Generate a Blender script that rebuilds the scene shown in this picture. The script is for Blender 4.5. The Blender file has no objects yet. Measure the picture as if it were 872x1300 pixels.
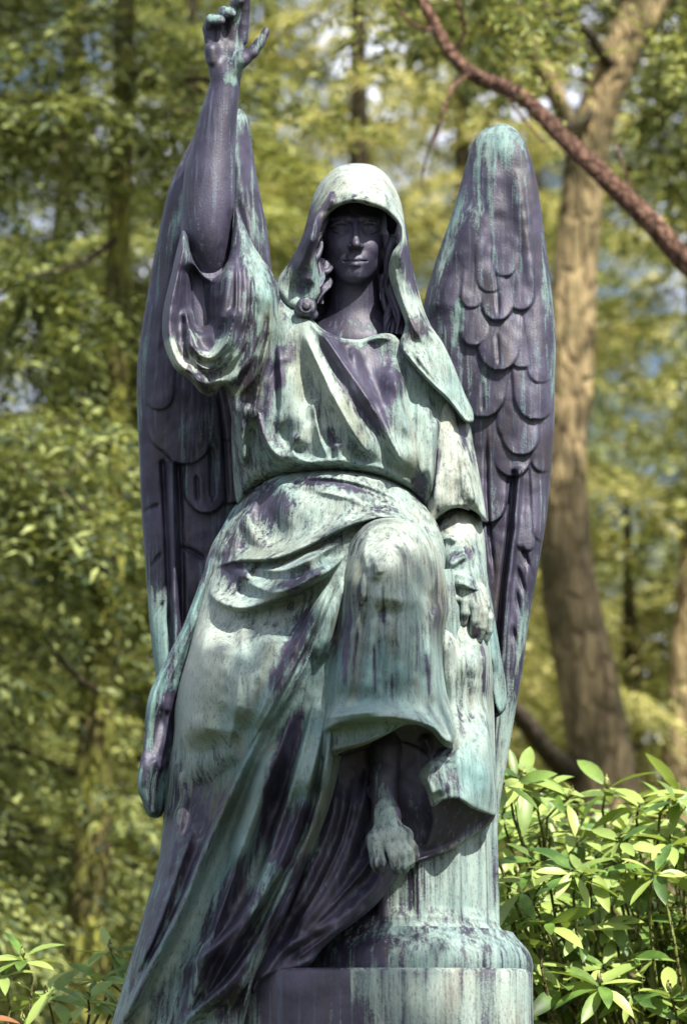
import bpy, bmesh, math, random
import numpy as np
from math import radians, sin, cos, pi
from mathutils import Vector, Matrix, noise as mnoise

SC = bpy.context.scene
COL = SC.collection
W, H = 872.0, 1300.0
CAM = np.array([0.0, -7.0, 1.5])
PITCH = radians(13.0)
F = 3500.0
PXM = 0.00203          # one photograph pixel at the statue, in metres
FWD = np.array([0, cos(PITCH), sin(PITCH)])
UP = np.array([0, -sin(PITCH), cos(PITCH)])
RIGHT = np.array([1.0, 0, 0])


def P(px, py, y):
    """world point on the line of sight of (px, py) lying at depth plane y"""
    px = np.asarray(px, float); py = np.asarray(py, float); y = np.asarray(y, float)
    a = (px - W / 2) / F; b = (H / 2 - py) / F
    dx = a; dy = FWD[1] + b * UP[1]; dz = FWD[2] + b * UP[2]
    t = (y - CAM[1]) / dy
    return np.stack([CAM[0] + dx * t, np.broadcast_to(y, t.shape) + 0 * t, CAM[2] + dz * t], -1)


def V(px, py, y):
    return Vector(P(px, py, y).tolist())


def link(o, parent=None):
    COL.objects.link(o)
    if parent is not None:
        o.parent = parent
    return o


def mesh_obj(name, verts, faces, mat=None, parent=None, smooth=True, attr=None):
    """faces: (n,k) int array or list of lists"""
    me = bpy.data.meshes.new(name)
    verts = np.asarray(verts, dtype=np.float32)
    if isinstance(faces, np.ndarray):
        if attr is not None:            # closed forms: make the faces look outwards
            c0 = verts.mean(0); a = verts[faces[:, 0]] - c0; b = verts[faces[:, 1]] - c0; c = verts[faces[:, 2]] - c0; e = verts[faces[:, 3]] - c0
            if (np.einsum('ij,ij->i', a, np.cross(b, c)) + np.einsum('ij,ij->i', a, np.cross(c, e))).sum() < 0:
                faces = faces[:, ::-1]
        n, k = faces.shape
        me.vertices.add(len(verts)); me.vertices.foreach_set('co', verts.ravel())
        me.loops.add(n * k); me.loops.foreach_set('vertex_index', faces.astype(np.int32).ravel())
        me.polygons.add(n)
        me.polygons.foreach_set('loop_start', np.arange(0, n * k, k, dtype=np.int32))
        me.update(calc_edges=True)
    else:
        me.from_pydata([tuple(map(float, v)) for v in verts], [], faces)
    me.polygons.foreach_set('use_smooth', [smooth] * len(me.polygons))
    if attr is not None:
        ca = me.color_attributes.new('patina', 'FLOAT_COLOR', 'POINT')
        buf = np.ones((len(verts), 4), np.float32)
        buf[:, :attr.shape[1]] = attr
        ca.data.foreach_set('color', buf.ravel())
    me.validate()
    if mat is not None:
        me.materials.append(mat)
    o = bpy.data.objects.new(name, me)
    return link(o, parent)


def empty(name, loc, label=None, cat=None, group=None):
    o = bpy.data.objects.new(name, None)
    o.empty_display_size = 0.1
    o.location = loc
    COL.objects.link(o)
    tag(o, label, cat, group)
    return o


def tag(o, label=None, cat=None, group=None, kind=None):
    if label: o['label'] = label
    if cat: o['category'] = cat
    if group: o['group'] = group
    if kind: o['kind'] = kind
    return o


def spline(pts, closed=False, step=3.0):
    """Catmull-Rom through the points, resampled"""
    p = np.asarray(pts, float)
    n = len(p)
    if n == 2 and not closed:
        k = max(2, int(np.hypot(*(p[1] - p[0])[:2]) / step) + 1)
        t = np.linspace(0, 1, k)[:, None]
        return p[0] * (1 - t) + p[1] * t
    out = []
    rng_ = range(n if closed else n - 1)
    for i in rng_:
        p1 = p[i]; p2 = p[(i + 1) % n]
        p0 = p[i - 1] if (closed or i > 0) else 2 * p1 - p2
        p3 = p[(i + 2) % n] if (closed or i + 2 < n) else 2 * p2 - p1
        L = np.linalg.norm((p2 - p1)[:2])
        m1 = (p2 - p0) * 0.5; m2 = (p3 - p1) * 0.5
        # keep tangents short so that uneven spacing never loops
        for m in (m1, m2):
            l = np.linalg.norm(m[:2])
            if l > L: m *= L / l
        k = max(1, int(L / step))
        t = np.linspace(0, 1, k, endpoint=False)[:, None]
        h00 = 2*t**3 - 3*t**2 + 1; h10 = t**3 - 2*t**2 + t
        h01 = -2*t**3 + 3*t**2; h11 = t**3 - t**2
        out.append(h00 * p1 + h10 * m1 + h01 * p2 + h11 * m2)
    if not closed:
        out.append(p[-1:])
    return np.concatenate(out)


def poly_sdf(X, Y, poly):
    """distance inside positive; returns d, nearest point"""
    a = poly; b = np.roll(poly, -1, 0)
    best = np.full(X.shape, 1e9); nx = np.zeros_like(X); ny = np.zeros_like(Y)
    ins = np.zeros(X.shape, bool)
    for (ax, ay), (bx, by) in zip(a, b):
        ex, ey = bx - ax, by - ay
        l2 = ex * ex + ey * ey
        if l2 < 1e-12: continue
        t = np.clip(((X - ax) * ex + (Y - ay) * ey) / l2, 0, 1)
        qx = ax + t * ex; qy = ay + t * ey
        d = (X - qx) ** 2 + (Y - qy) ** 2
        m = d < best
        best = np.where(m, d, best); nx = np.where(m, qx, nx); ny = np.where(m, qy, ny)
        c = (ay > Y) != (by > Y)
        if ey != 0:
            xi = ax + (Y - ay) * ex / ey
            ins ^= c & (X < xi)
    d = np.sqrt(best)
    return np.where(ins, d, -d), nx, ny


def tps(pts):
    """thin plate spline through (x,y,D)"""
    p = np.asarray(pts, float)
    n = len(p)
    s = 100.0
    x = p[:, 0] / s; y = p[:, 1] / s
    def K(r2): return np.where(r2 > 1e-12, 0.5 * r2 * np.log(np.maximum(r2, 1e-12)), 0.0)
    A = np.zeros((n + 3, n + 3))
    A[:n, :n] = K((x[:, None] - x) ** 2 + (y[:, None] - y) ** 2) + np.eye(n) * 0.002
    A[:n, n] = 1; A[:n, n + 1] = x; A[:n, n + 2] = y
    A[n:, :n] = A[:n, n:].T
    w = np.linalg.lstsq(A, np.r_[p[:, 2], 0, 0, 0], rcond=None)[0]
    def f(X, Y):
        X = X / s; Y = Y / s
        out = w[n] + w[n + 1] * X + w[n + 2] * Y
        for i in range(n):
            out = out + w[i] * K((X - x[i]) ** 2 + (Y - y[i]) ** 2)
        return out
    return f


def stroke(X, Y, pts, w, h, kind, acc):
    """add a fold along a polyline to the depth field acc"""
    q = spline(pts, step=6.0)
    m = w * 3.2
    msk = (X > q[:, 0].min() - m) & (X < q[:, 0].max() + m) & (Y > q[:, 1].min() - m) & (Y < q[:, 1].max() + m)
    if not msk.any(): return
    x = X[msk]; y = Y[msk]
    seg = np.hypot(np.diff(q[:, 0]), np.diff(q[:, 1])); L = np.r_[0, np.cumsum(seg)]; T = L[-1]
    best = np.full(x.shape, 1e9); par = np.zeros_like(x); sg = np.ones_like(x)
    for i in range(len(q) - 1):
        ax, ay = q[i]; ex, ey = q[i + 1] - q[i]
        l2 = ex * ex + ey * ey + 1e-9
        t = ((x - ax) * ex + (y - ay) * ey) / l2
        tc = np.clip(t, 0, 1)
        rx = x - ax - tc * ex; ry = y - ay - tc * ey
        d = rx * rx + ry * ry
        mm = d < best
        best = np.where(mm, d, best); par = np.where(mm, (L[i] + tc * seg[i]) / T, par)
        sg = np.where(mm, np.sign(ex * ry - ey * rx), sg)
    d = np.sqrt(best)
    taper = np.clip(np.minimum(par / 0.22, (1 - par) / 0.22), 0, 1)
    if 'A' in kind: taper = np.clip((1 - par) / 0.3, 0, 1)      # full at the start
    if 'B' in kind: taper = np.clip(par / 0.3, 0, 1)            # full at the end
    if 'F' in kind: taper = np.ones_like(par)
    taper = taper * taper * (3 - 2 * taper)
    ww = w * (0.55 + 0.45 * taper)
    a = d / ww
    k = kind[0]
    if k == 'r': pr = np.exp(-a * a)
    elif k == 'g': pr = -np.exp(-np.power(a, 1.15))
    elif k == 's':
        u = a * np.where(sg > 0, 1.0, 3.2); pr = np.exp(-u ** 1.8)
    elif k == 'S':
        u = a * np.where(sg < 0, 1.0, 3.2); pr = np.exp(-u ** 1.8)
    acc[msk] += h * pr * taper


def vnoise(x, y, s, seed=0):
    """value noise, vectorised"""
    x = x / s + seed * 17.3; y = y / s + seed * 5.7
    xi = np.floor(x); yi = np.floor(y); fx = x - xi; fy = y - yi
    fx = fx * fx * (3 - 2 * fx); fy = fy * fy * (3 - 2 * fy)
    def hsh(a, b):
        v = np.sin(a * 127.1 + b * 311.7 + seed * 3.1) * 43758.5453
        return v - np.floor(v)
    return (hsh(xi, yi) * (1 - fx) + hsh(xi + 1, yi) * fx) * (1 - fy) + (hsh(xi, yi + 1) * (1 - fx) + hsh(xi + 1, yi + 1) * fx) * fy


def paint(PX, PY, pat, hue, marks):
    """patina attribute (0 bare bronze .. 1 pale crust) and hue (0 cream .. 1 teal)"""
    A = np.full(PX.shape, float(pat)); B = np.full(PX.shape, float(hue)); Cb = np.zeros(PX.shape)
    for mk in marks:
        ch = mk[0]
        tgt = {'p': A, 'h': B, 'b': Cb}[ch]
        if len(mk) == 7:
            _, x, y, rx, ry, ang, val = mk
            c, s = cos(radians(ang)), sin(radians(ang))
            u = ((PX - x) * c + (PY - y) * s) / rx; v = (-(PX - x) * s + (PY - y) * c) / ry
            tgt += val * np.exp(-(u * u + v * v))
        else:
            _, w, val, pts = mk
            acc = np.zeros(PX.shape)
            stroke(PX, PY, pts, w, val, 'r', acc)
            tgt += acc
    return np.stack([np.clip(A, -0.3, 1.3) * 0.5 + 0.2, np.clip(B, 0, 1), np.clip(Cb, 0, 1)], -1)   # stored shifted so it stays positive


def piece(name, outline, base, mat, parent, er=14, ed=20, T=60, folds=(), feathers=(), marks=(), pat=.5, hue=.5,
          holes=(), step=1.6, rough=1.2, soft=(), label=None, seed=1, fold_k=1.35):
    """a cloth or wing form: an outline with its own depth, rounded edges, folds and real thickness"""
    poly = spline(outline, closed=True, step=4.0)
    x0, y0 = poly.min(0) - 2 * step; x1, y1 = poly.max(0) + 2 * step
    gx = np.arange(x0, x1 + step, step); gy = np.arange(y0, y1 + step, step)
    X, Y = np.meshgrid(gx, gy)
    d, nx, ny = poly_sdf(X, Y, poly)
    eR = np.full(X.shape, float(er)); eD = np.full(X.shape, float(ed))
    for (sx, sy, sr, se, sd_) in soft:      # places where the edge is crisper or rounder
        g = np.exp(-((X - sx) ** 2 + (Y - sy) ** 2) / sr ** 2)
        eR += (se - eR) * g; eD += (sd_ - eD) * g
    for hl in holes:
        hp = spline(hl, closed=True, step=4.0)
        hd, hx, hy = poly_sdf(X, Y, hp)
        m = -hd < d
        d = np.where(m, -hd, d); nx = np.where(m, hx, nx); ny = np.where(m, hy, ny)
    D = tps(base)(X, Y)
    acc = np.zeros_like(X)
    for (w, h, kind, pts) in folds:
        stroke(X, Y, pts, w, h, kind, acc)
    acc *= fold_k
    acc += rough * (vnoise(X, Y, 26, seed) + 0.5 * vnoise(X, Y, 11, seed + 3) - 0.75) * 2
    if feathers:
        fe = np.zeros_like(X)
        for (cx, ty, hw, ln, lift, lean) in feathers:
            v = (ty - Y) / ln
            u = (X - (cx + lean * (ty - Y))) / hw
            r = np.clip(v * ln / (hw * 1.15), 0, 1)
            wv = np.sqrt(np.clip(1 - (1 - r) ** 2, 0, 1))
            edge = (wv - np.abs(u))
            ins = (v > 0) & (edge > 0) & (v < 1)
            hgt = lift * (1 - v) * (0.55 + 0.45 * np.sqrt(np.clip(1 - u * u, 0, 1))) * np.clip(edge * hw / 2.5, 0, 1) ** 0.5 * np.clip(v * ln / 2.0, 0, 1) ** .5
            rach = .35 * np.exp(-(u * hw / 1.8) ** 2) * np.clip(v / .2, 0, 1)
            fe = np.where(ins, np.maximum(fe, hgt - rach), fe)
        acc += fe
    q = np.clip(d / eR, 0, 1)
    rnd = np.sqrt(1 - (1 - q) ** 2)
    Df = D - eD * (1 - rnd) + acc * np.clip(q * 1.6, 0, 1)
    Db = D - eD - (T - eD) * rnd
    Db = np.minimum(Db, Df - 1.0 * (q > 0) * np.clip(q * 4, 0, 1))
    inside = d > 0
    cell = inside[:-1, :-1] | inside[1:, :-1] | inside[:-1, 1:] | inside[1:, 1:]
    # drop cells whose outside corners lie too far
    far = d < -2.0 * step
    cell &= ~(far[:-1, :-1] | far[1:, :-1] | far[:-1, 1:] | far[1:, 1:])
    PX = np.where(inside, X, nx); PY = np.where(inside, Y, ny)
    Dedge = D - eD
    Df = np.where(inside, Df, Dedge); Db = np.where(inside, Db, Dedge)
    used = np.zeros(X.shape, bool)
    used[:-1, :-1] |= cell; used[1:, :-1] |= cell; used[:-1, 1:] |= cell; used[1:, 1:] |= cell
    idx = -np.ones(X.shape, int); n = used.sum(); idx[used] = np.arange(n)
    outer = used & ~inside
    idb = idx + n
    idb = np.where(outer, idx, idb)
    vf = P(PX[used], PY[used], -Df[used] * PXM)
    vb = P(PX[used], PY[used], -Db[used] * PXM)
    verts = np.concatenate([vf, vb])
    cy, cx = np.nonzero(cell)
    q1 = np.stack([idx[cy + 1, cx], idx[cy + 1, cx + 1], idx[cy, cx + 1], idx[cy, cx]], -1)
    q2 = np.stack([idb[cy, cx], idb[cy, cx + 1], idb[cy + 1, cx + 1], idb[cy + 1, cx]], -1)
    faces = np.concatenate([q1, q2])
    at = paint(PX[used], PY[used], pat, hue, marks)
    # the crust is thinner on the sheltered back
    attr = np.concatenate([at, at])
    # remove unused verts
    uq, inv = np.unique(faces, return_inverse=True)
    o = mesh_obj(name, verts[uq], inv.reshape(faces.shape), mat, parent, True, attr[uq])
    if label: o['label'] = label
    return o


# ---------------- implicit shapes (heads, hands, feet) in photograph pixels: x right, y down, D towards the camera
def rcone(G, a, b, ra, rb):
    ax, ay, az = a; bx, by, bz = b
    dx, dy, dz = bx - ax, by - ay, bz - az
    l2 = dx*dx + dy*dy + dz*dz + 1e-9
    t = np.clip(((G[0] - ax) * dx + (G[1] - ay) * dy + (G[2] - az) * dz) / l2, 0, 1)
    return np.sqrt((G[0] - ax - t*dx)**2 + (G[1] - ay - t*dy)**2 + (G[2] - az - t*dz)**2) - (ra + (rb - ra) * t)


def ell(G, c, r):
    k = np.sqrt(((G[0]-c[0])/r[0])**2 + ((G[1]-c[1])/r[1])**2 + ((G[2]-c[2])/r[2])**2)
    return (k - 1) * min(r) * np.where(k < 1, 1, 1) * 1.0


def smin(a, b, k):
    h = np.clip(0.5 + 0.5 * (b - a) / k, 0, 1)
    return b * (1 - h) + a * h - k * h * (1 - h)


def smax(a, b, k): return -smin(-a, -b, k)


def chain(G, pts, k=3.0):
    d = None
    for p, q in zip(pts[:-1], pts[1:]):
        c = rcone(G, p[:3], q[:3], p[3], q[3])
        d = c if d is None else smin(d, c, k)
    return d


def grid(box, st):
    (x0, x1), (y0, y1), (z0, z1) = box
    ax = [np.arange(a, b + st, st, dtype=np.float32) for a, b in ((x0, x1), (y0, y1), (z0, z1))]
    return np.meshgrid(*ax, indexing='ij'), ax


def surface_nets(Dv, ax):
    s = Dv < 0
    nx, ny, nz = Dv.shape
    c = [(i, j, k) for i in (0, 1) for j in (0, 1) for k in (0, 1)]
    cnt = sum(s[i:nx-1+i, j:ny-1+j, k:nz-1+k].astype(np.int8) for i, j, k in c)
    act = (cnt > 0) & (cnt < 8)
    I, J, K = np.nonzero(act)
    pos = np.zeros((len(I), 3)); num = np.zeros(len(I))
    for (a, b) in [((0,0,0),(1,0,0)),((0,1,0),(1,1,0)),((0,0,1),(1,0,1)),((0,1,1),(1,1,1)),
                   ((0,0,0),(0,1,0)),((1,0,0),(1,1,0)),((0,0,1),(0,1,1)),((1,0,1),(1,1,1)),
                   ((0,0,0),(0,0,1)),((1,0,0),(1,0,1)),((0,1,0),(0,1,1)),((1,1,0),(1,1,1))]:
        va = Dv[I+a[0], J+a[1], K+a[2]]; vb = Dv[I+b[0], J+b[1], K+b[2]]
        m = (va < 0) != (vb < 0)
        t = np.where(m, va / np.where(m, va - vb, 1), 0)
        for ch in range(3):
            pos[:, ch] += np.where(m, a[ch] + t * (b[ch] - a[ch]), 0)
        num += m
    pos /= num[:, None]
    st = ax[0][1] - ax[0][0]
    Vt = np.stack([ax[0][I] + pos[:, 0]*st, ax[1][J] + pos[:, 1]*st, ax[2][K] + pos[:, 2]*st], -1)
    idx = -np.ones(act.shape, int); idx[I, J, K] = np.arange(len(I))
    Fs = []
    for axis in range(3):
        sl = [slice(None)] * 3; sh = [slice(None)] * 3
        sl[axis] = slice(0, -1); sh[axis] = slice(1, None)
        ch = s[tuple(sl)] != s[tuple(sh)]
        o1, o2 = [(1, 2), (2, 0), (0, 1)][axis]
        i = np.array(np.nonzero(ch))
        ok = (i[o1] > 0) & (i[o2] > 0) & (i[o1] < idx.shape[o1]) & (i[o2] < idx.shape[o2])
        i = i[:, ok]
        def at(da, db):
            j = i.copy(); j[o1] -= da; j[o2] -= db
            return idx[j[0], j[1], j[2]]
        qd = np.stack([at(1, 1), at(0, 1), at(0, 0), at(1, 0)], -1)
        inside = s[i[0], i[1], i[2]]
        qd[~inside] = qd[~inside][:, ::-1]
        Fs.append(qd)
    return Vt, np.concatenate(Fs)


def blob(name, box, fn, mat, parent, st=1.0, pat=.3, hue=.5, marks=(), label=None, relax=1):
    G, ax = grid(box, st)
    Vt, Fc = surface_nets(fn(G).astype(np.float32), ax)
    if len(Fc) == 0: print('EMPTY', name); return None
    # light smoothing
    e = np.concatenate([Fc[:, [0, 1]], Fc[:, [1, 2]], Fc[:, [2, 3]], Fc[:, [3, 0]]])
    for _ in range(relax):
        sm = np.zeros_like(Vt); c = np.zeros(len(Vt))
        for a, b in ((0, 1), (1, 0)):
            np.add.at(sm, e[:, a], Vt[e[:, b]]); np.add.at(c, e[:, a], 1)
        Vt = Vt * 0.5 + 0.5 * sm / np.maximum(c, 1)[:, None]
    wv = P(Vt[:, 0], Vt[:, 1], -Vt[:, 2] * PXM)
    at = paint(Vt[:, 0], Vt[:, 1], pat, hue, marks)
    o = mesh_obj(name, wv, Fc[:, ::-1], mat, parent, True, at)
    if label: o['label'] = label
    return o


# ---------------- node helpers
class NT:
    def __init__(s, name, rough=0.8):
        s.m = bpy.data.materials.new(name); s.m.use_nodes = True
        s.n = s.m.node_tree.nodes; s.l = s.m.node_tree.links
        s.b = s.n['Principled BSDF']; s.b.inputs['Roughness'].default_value = rough
        s.out = s.n['Material Output']
    def add(s, t, **k):
        x = s.n.new(t)
        for a, v in k.items(): setattr(x, a, v)
        return x
    def val(s, inp, v):
        if hasattr(v, 'is_linked') or isinstance(v, bpy.types.NodeSocket): s.l.new(v, inp)
        else: inp.default_value = v
    def coord(s, kind='Object', scale=(1, 1, 1), rot=(0, 0, 0)):
        tc = s.add('ShaderNodeTexCoord'); mp = s.add('ShaderNodeMapping')
        s.l.new(tc.outputs[kind], mp.inputs[0]); mp.inputs['Scale'].default_value = scale
        mp.inputs['Rotation'].default_value = rot
        return mp.outputs[0]
    def noise(s, vec, scale, detail=4, rough=.55, dist=0):
        x = s.add('ShaderNodeTexNoise'); s.l.new(vec, x.inputs['Vector'])
        x.inputs['Scale'].default_value = scale; x.inputs['Detail'].default_value = detail
        x.inputs['Roughness'].default_value = rough; x.inputs['Distortion'].default_value = dist
        return x.outputs['Fac']
    def math(s, op, a, b=0.0, c=0.0, clamp=False):
        x = s.add('ShaderNodeMath', operation=op); x.use_clamp = clamp
        s.val(x.inputs[0], a); s.val(x.inputs[1], b)
        if op in ('MULTIPLY_ADD',): s.val(x.inputs[2], c)
        return x.outputs[0]
    def ss(s, v, lo, hi):
        x = s.add('ShaderNodeMapRange'); x.interpolation_type = 'SMOOTHSTEP'
        s.val(x.inputs[0], v); x.inputs[1].default_value = lo; x.inputs[2].default_value = hi
        return x.outputs[0]
    def mix(s, f, a, b):
        x = s.add('ShaderNodeMix', data_type='RGBA')
        s.val(x.inputs[0], f)
        for i, v in ((6, a), (7, b)):
            if isinstance(v, tuple): v = (*v[:3], 1)
            s.val(x.inputs[i], v)
        return x.outputs[2]
    def bump(s, h, strength, dist, prev=None):
        x = s.add('ShaderNodeBump'); s.val(x.inputs['Height'], h)
        x.inputs['Strength'].default_value = strength; x.inputs['Distance'].default_value = dist
        if prev is not None: s.l.new(prev, x.inputs['Normal'])
        return x.outputs[0]
# ---------------- bronze with its patina
def mat_bronze():
    t = NT('weathered_bronze', .5)
    at = t.add('ShaderNodeVertexColor'); at.layer_name = 'patina'
    sp = t.add('ShaderNodeSeparateColor'); t.l.new(at.outputs[0], sp.inputs[0])
    pat = t.math('MULTIPLY', t.math('SUBTRACT', sp.outputs[0], .2), 2.0)
    hue = sp.outputs[1]
    co = t.coord('Object')
    runs = t.noise(t.coord('Object', (34, 34, 3.2)), 1.0, 5, .62, .3)       # rain runs
    runs2 = t.noise(t.coord('Object', (110, 110, 9)), 1.0, 3, .6)
    blot = t.noise(co, 9, 5, .6)
    speck = t.noise(co, 190, 3, .65)
    grit = t.noise(t.coord('Object', (330, 330, 120)), 1.0, 2, .5)
    fleck = t.noise(t.coord('Object', (210, 210, 58)), 1.0, 3, .6)
    fine = t.noise(t.coord('Object', (75, 75, 2.6)), 1.0, 4, .6, .4)           # thin rain runs
    n = t.math('ADD', t.math('MULTIPLY', t.math('SUBTRACT', runs, .5), 1.5),
               t.math('MULTIPLY', t.math('SUBTRACT', fine, .5), 1.3))
    n = t.math('ADD', n, t.math('MULTIPLY', t.math('SUBTRACT', runs2, .5), .8))
    n = t.math('ADD', n, t.math('MULTIPLY', t.math('SUBTRACT', blot, .5), .9))
    n = t.math('ADD', n, t.math('MULTIPLY', t.math('SUBTRACT', speck, .5), .7))
    lvl = t.math('ADD', pat, n)
    f = t.ss(lvl, .33, .66)
    thick = t.ss(lvl, .48, 1.10)
    # bare bronze: violet-grey with brown and bluish runs
    bare = t.mix(t.ss(blot, .35, .68), (.020, .018, .036), (.054, .048, .086))
    bare = t.mix(t.math('MULTIPLY', t.ss(t.noise(t.coord('Object', (12, 12, 4)), 1.0, 5, .65), .50, .70), .6), bare, (.038, .029, .028))
    bare = t.mix(t.math('MULTIPLY', t.ss(fine, .52, .70), .55), bare, (.085, .11, .165))
    # crust: teal to cream over a dull green-grey
    h2 = t.math('ADD', hue, t.math('MULTIPLY', t.math('SUBTRACT', blot, .5), .9), clamp=True)
    crust = t.mix(h2, (.42, .44, .375), (.135, .24, .235))
    under = t.mix(h2, (.17, .19, .165), (.075, .15, .155))
    crust = t.mix(thick, under, crust)
    crust = t.mix(t.math('MULTIPLY', t.ss(fleck, .54, .66), .62), crust, (.085, .08, .115))
    pit = t.ss(speck, .60, .70)
    crust = t.mix(t.math('MULTIPLY', pit, .5), crust, (.075, .075, .095))
    brown = t.ss(t.noise(t.coord('Object', (16, 16, 4)), 1.0, 4, .6), .52, .72)
    crust = t.mix(t.math('MULTIPLY', brown, .42), crust, (.17, .145, .11))
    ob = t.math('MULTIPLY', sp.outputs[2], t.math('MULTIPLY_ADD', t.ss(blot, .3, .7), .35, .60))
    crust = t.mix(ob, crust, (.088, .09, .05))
    col = t.mix(f, bare, crust)
    t.l.new(col, t.b.inputs['Base Color'])
    t.l.new(t.math('MULTIPLY_ADD', f, .30, .52), t.b.inputs['Roughness'])
    t.b.inputs['Specular IOR Level'].default_value = .5
    t.l.new(t.math('MULTIPLY_ADD', f, -.12, .12), t.b.inputs['Metallic'])
    hgt = t.math('ADD', t.math('MULTIPLY', f, .6), t.math('ADD', t.math('MULTIPLY', speck, .7), t.math('MULTIPLY', grit, .3)))
    hgt = t.math('ADD', hgt, t.math('MULTIPLY', runs2, .5))
    t.l.new(t.bump(hgt, .55, .0022), t.b.inputs['Normal'])
    return t.m


def mat_bark(name, c1, c2, c3, sc=(16, 16, 3), moss=None):
    t = NT(name, .9)
    a = t.noise(t.coord('Object', sc), 1.0, 6, .65, .6); b = t.noise(t.coord('Object'), 2.2, 4, .6)
    col = t.mix(t.ss(a, .36, .62), c1, c2)
    col = t.mix(t.ss(b, .42, .62), col, c3)
    if moss:
        col = t.mix(t.ss(t.noise(t.coord('Object'), 5, 5, .65), .38, .6), col, moss)
    t.l.new(col, t.b.inputs['Base Color'])
    cr = t.add('ShaderNodeTexVoronoi', feature='DISTANCE_TO_EDGE'); t.l.new(t.coord('Object', (sc[0] * 1.3, sc[1] * 1.3, sc[2] * 1.6)), cr.inputs['Vector']); cr.inputs['Scale'].default_value = 1.0
    crk = t.ss(cr.outputs['Distance'], .0, .16)
    col = t.mix(t.math('MULTIPLY', t.math('SUBTRACT', 1.0, crk), .3), col, (c1[0] * .45, c1[1] * .42, c1[2] * .4))
    t.l.new(col, t.b.inputs['Base Color'])
    t.l.new(t.bump(t.math('ADD', a, t.math('MULTIPLY', crk, .6)), 1.0, .04), t.b.inputs['Normal'])
    t.b.inputs['Specular IOR Level'].default_value = .2
    return t.m


def mat_leaf(name, cols, scale=1.4, trans=.35, rough=.6, spec=.3):
    t = NT(name, rough)
    g = t.add('ShaderNodeNewGeometry')
    n = t.noise(t.coord('Object'), scale, 3, .6)
    c = t.mix(t.ss(n, .35, .65), cols[0], cols[1])
    c = t.mix(t.ss(g.outputs['Random Per Island'], .2, .95), c, cols[2])
    t.l.new(c, t.b.inputs['Base Color'])
    t.b.inputs['Specular IOR Level'].default_value = spec
    if trans:
        tr = t.add('ShaderNodeBsdfTranslucent'); mx = t.add('ShaderNodeMixShader')
        w = t.mix(.4, c, (min(1, cols[2][0]*2.2), min(1, cols[2][1]*2.0), cols[2][2]*.8))
        t.l.new(w, tr.inputs[0]); mx.inputs[0].default_value = trans
        t.l.new(t.b.outputs[0], mx.inputs[1]); t.l.new(tr.outputs[0], mx.inputs[2]); t.l.new(mx.outputs[0], t.out.inputs[0])
    return t.m


BRONZE = mat_bronze()
# ================= the bronze angel =================
statue = empty('angel_statue', P(500, 1232, -.15).tolist(),
               'green and violet weathered bronze angel in a hooded robe, seated with one arm raised', 'statue')
bpy.context.view_layer.update()
SINV = Matrix.Translation(-Vector(statue.location))


class Inv:      # children keep world coordinates
    pass


def S(o):
    if o is not None:
        o.parent = statue
        o.matrix_parent_inverse = SINV
    return o


def sub(o, par):
    if par is statue: return S(o)
    o.parent = par
    return o


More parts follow.
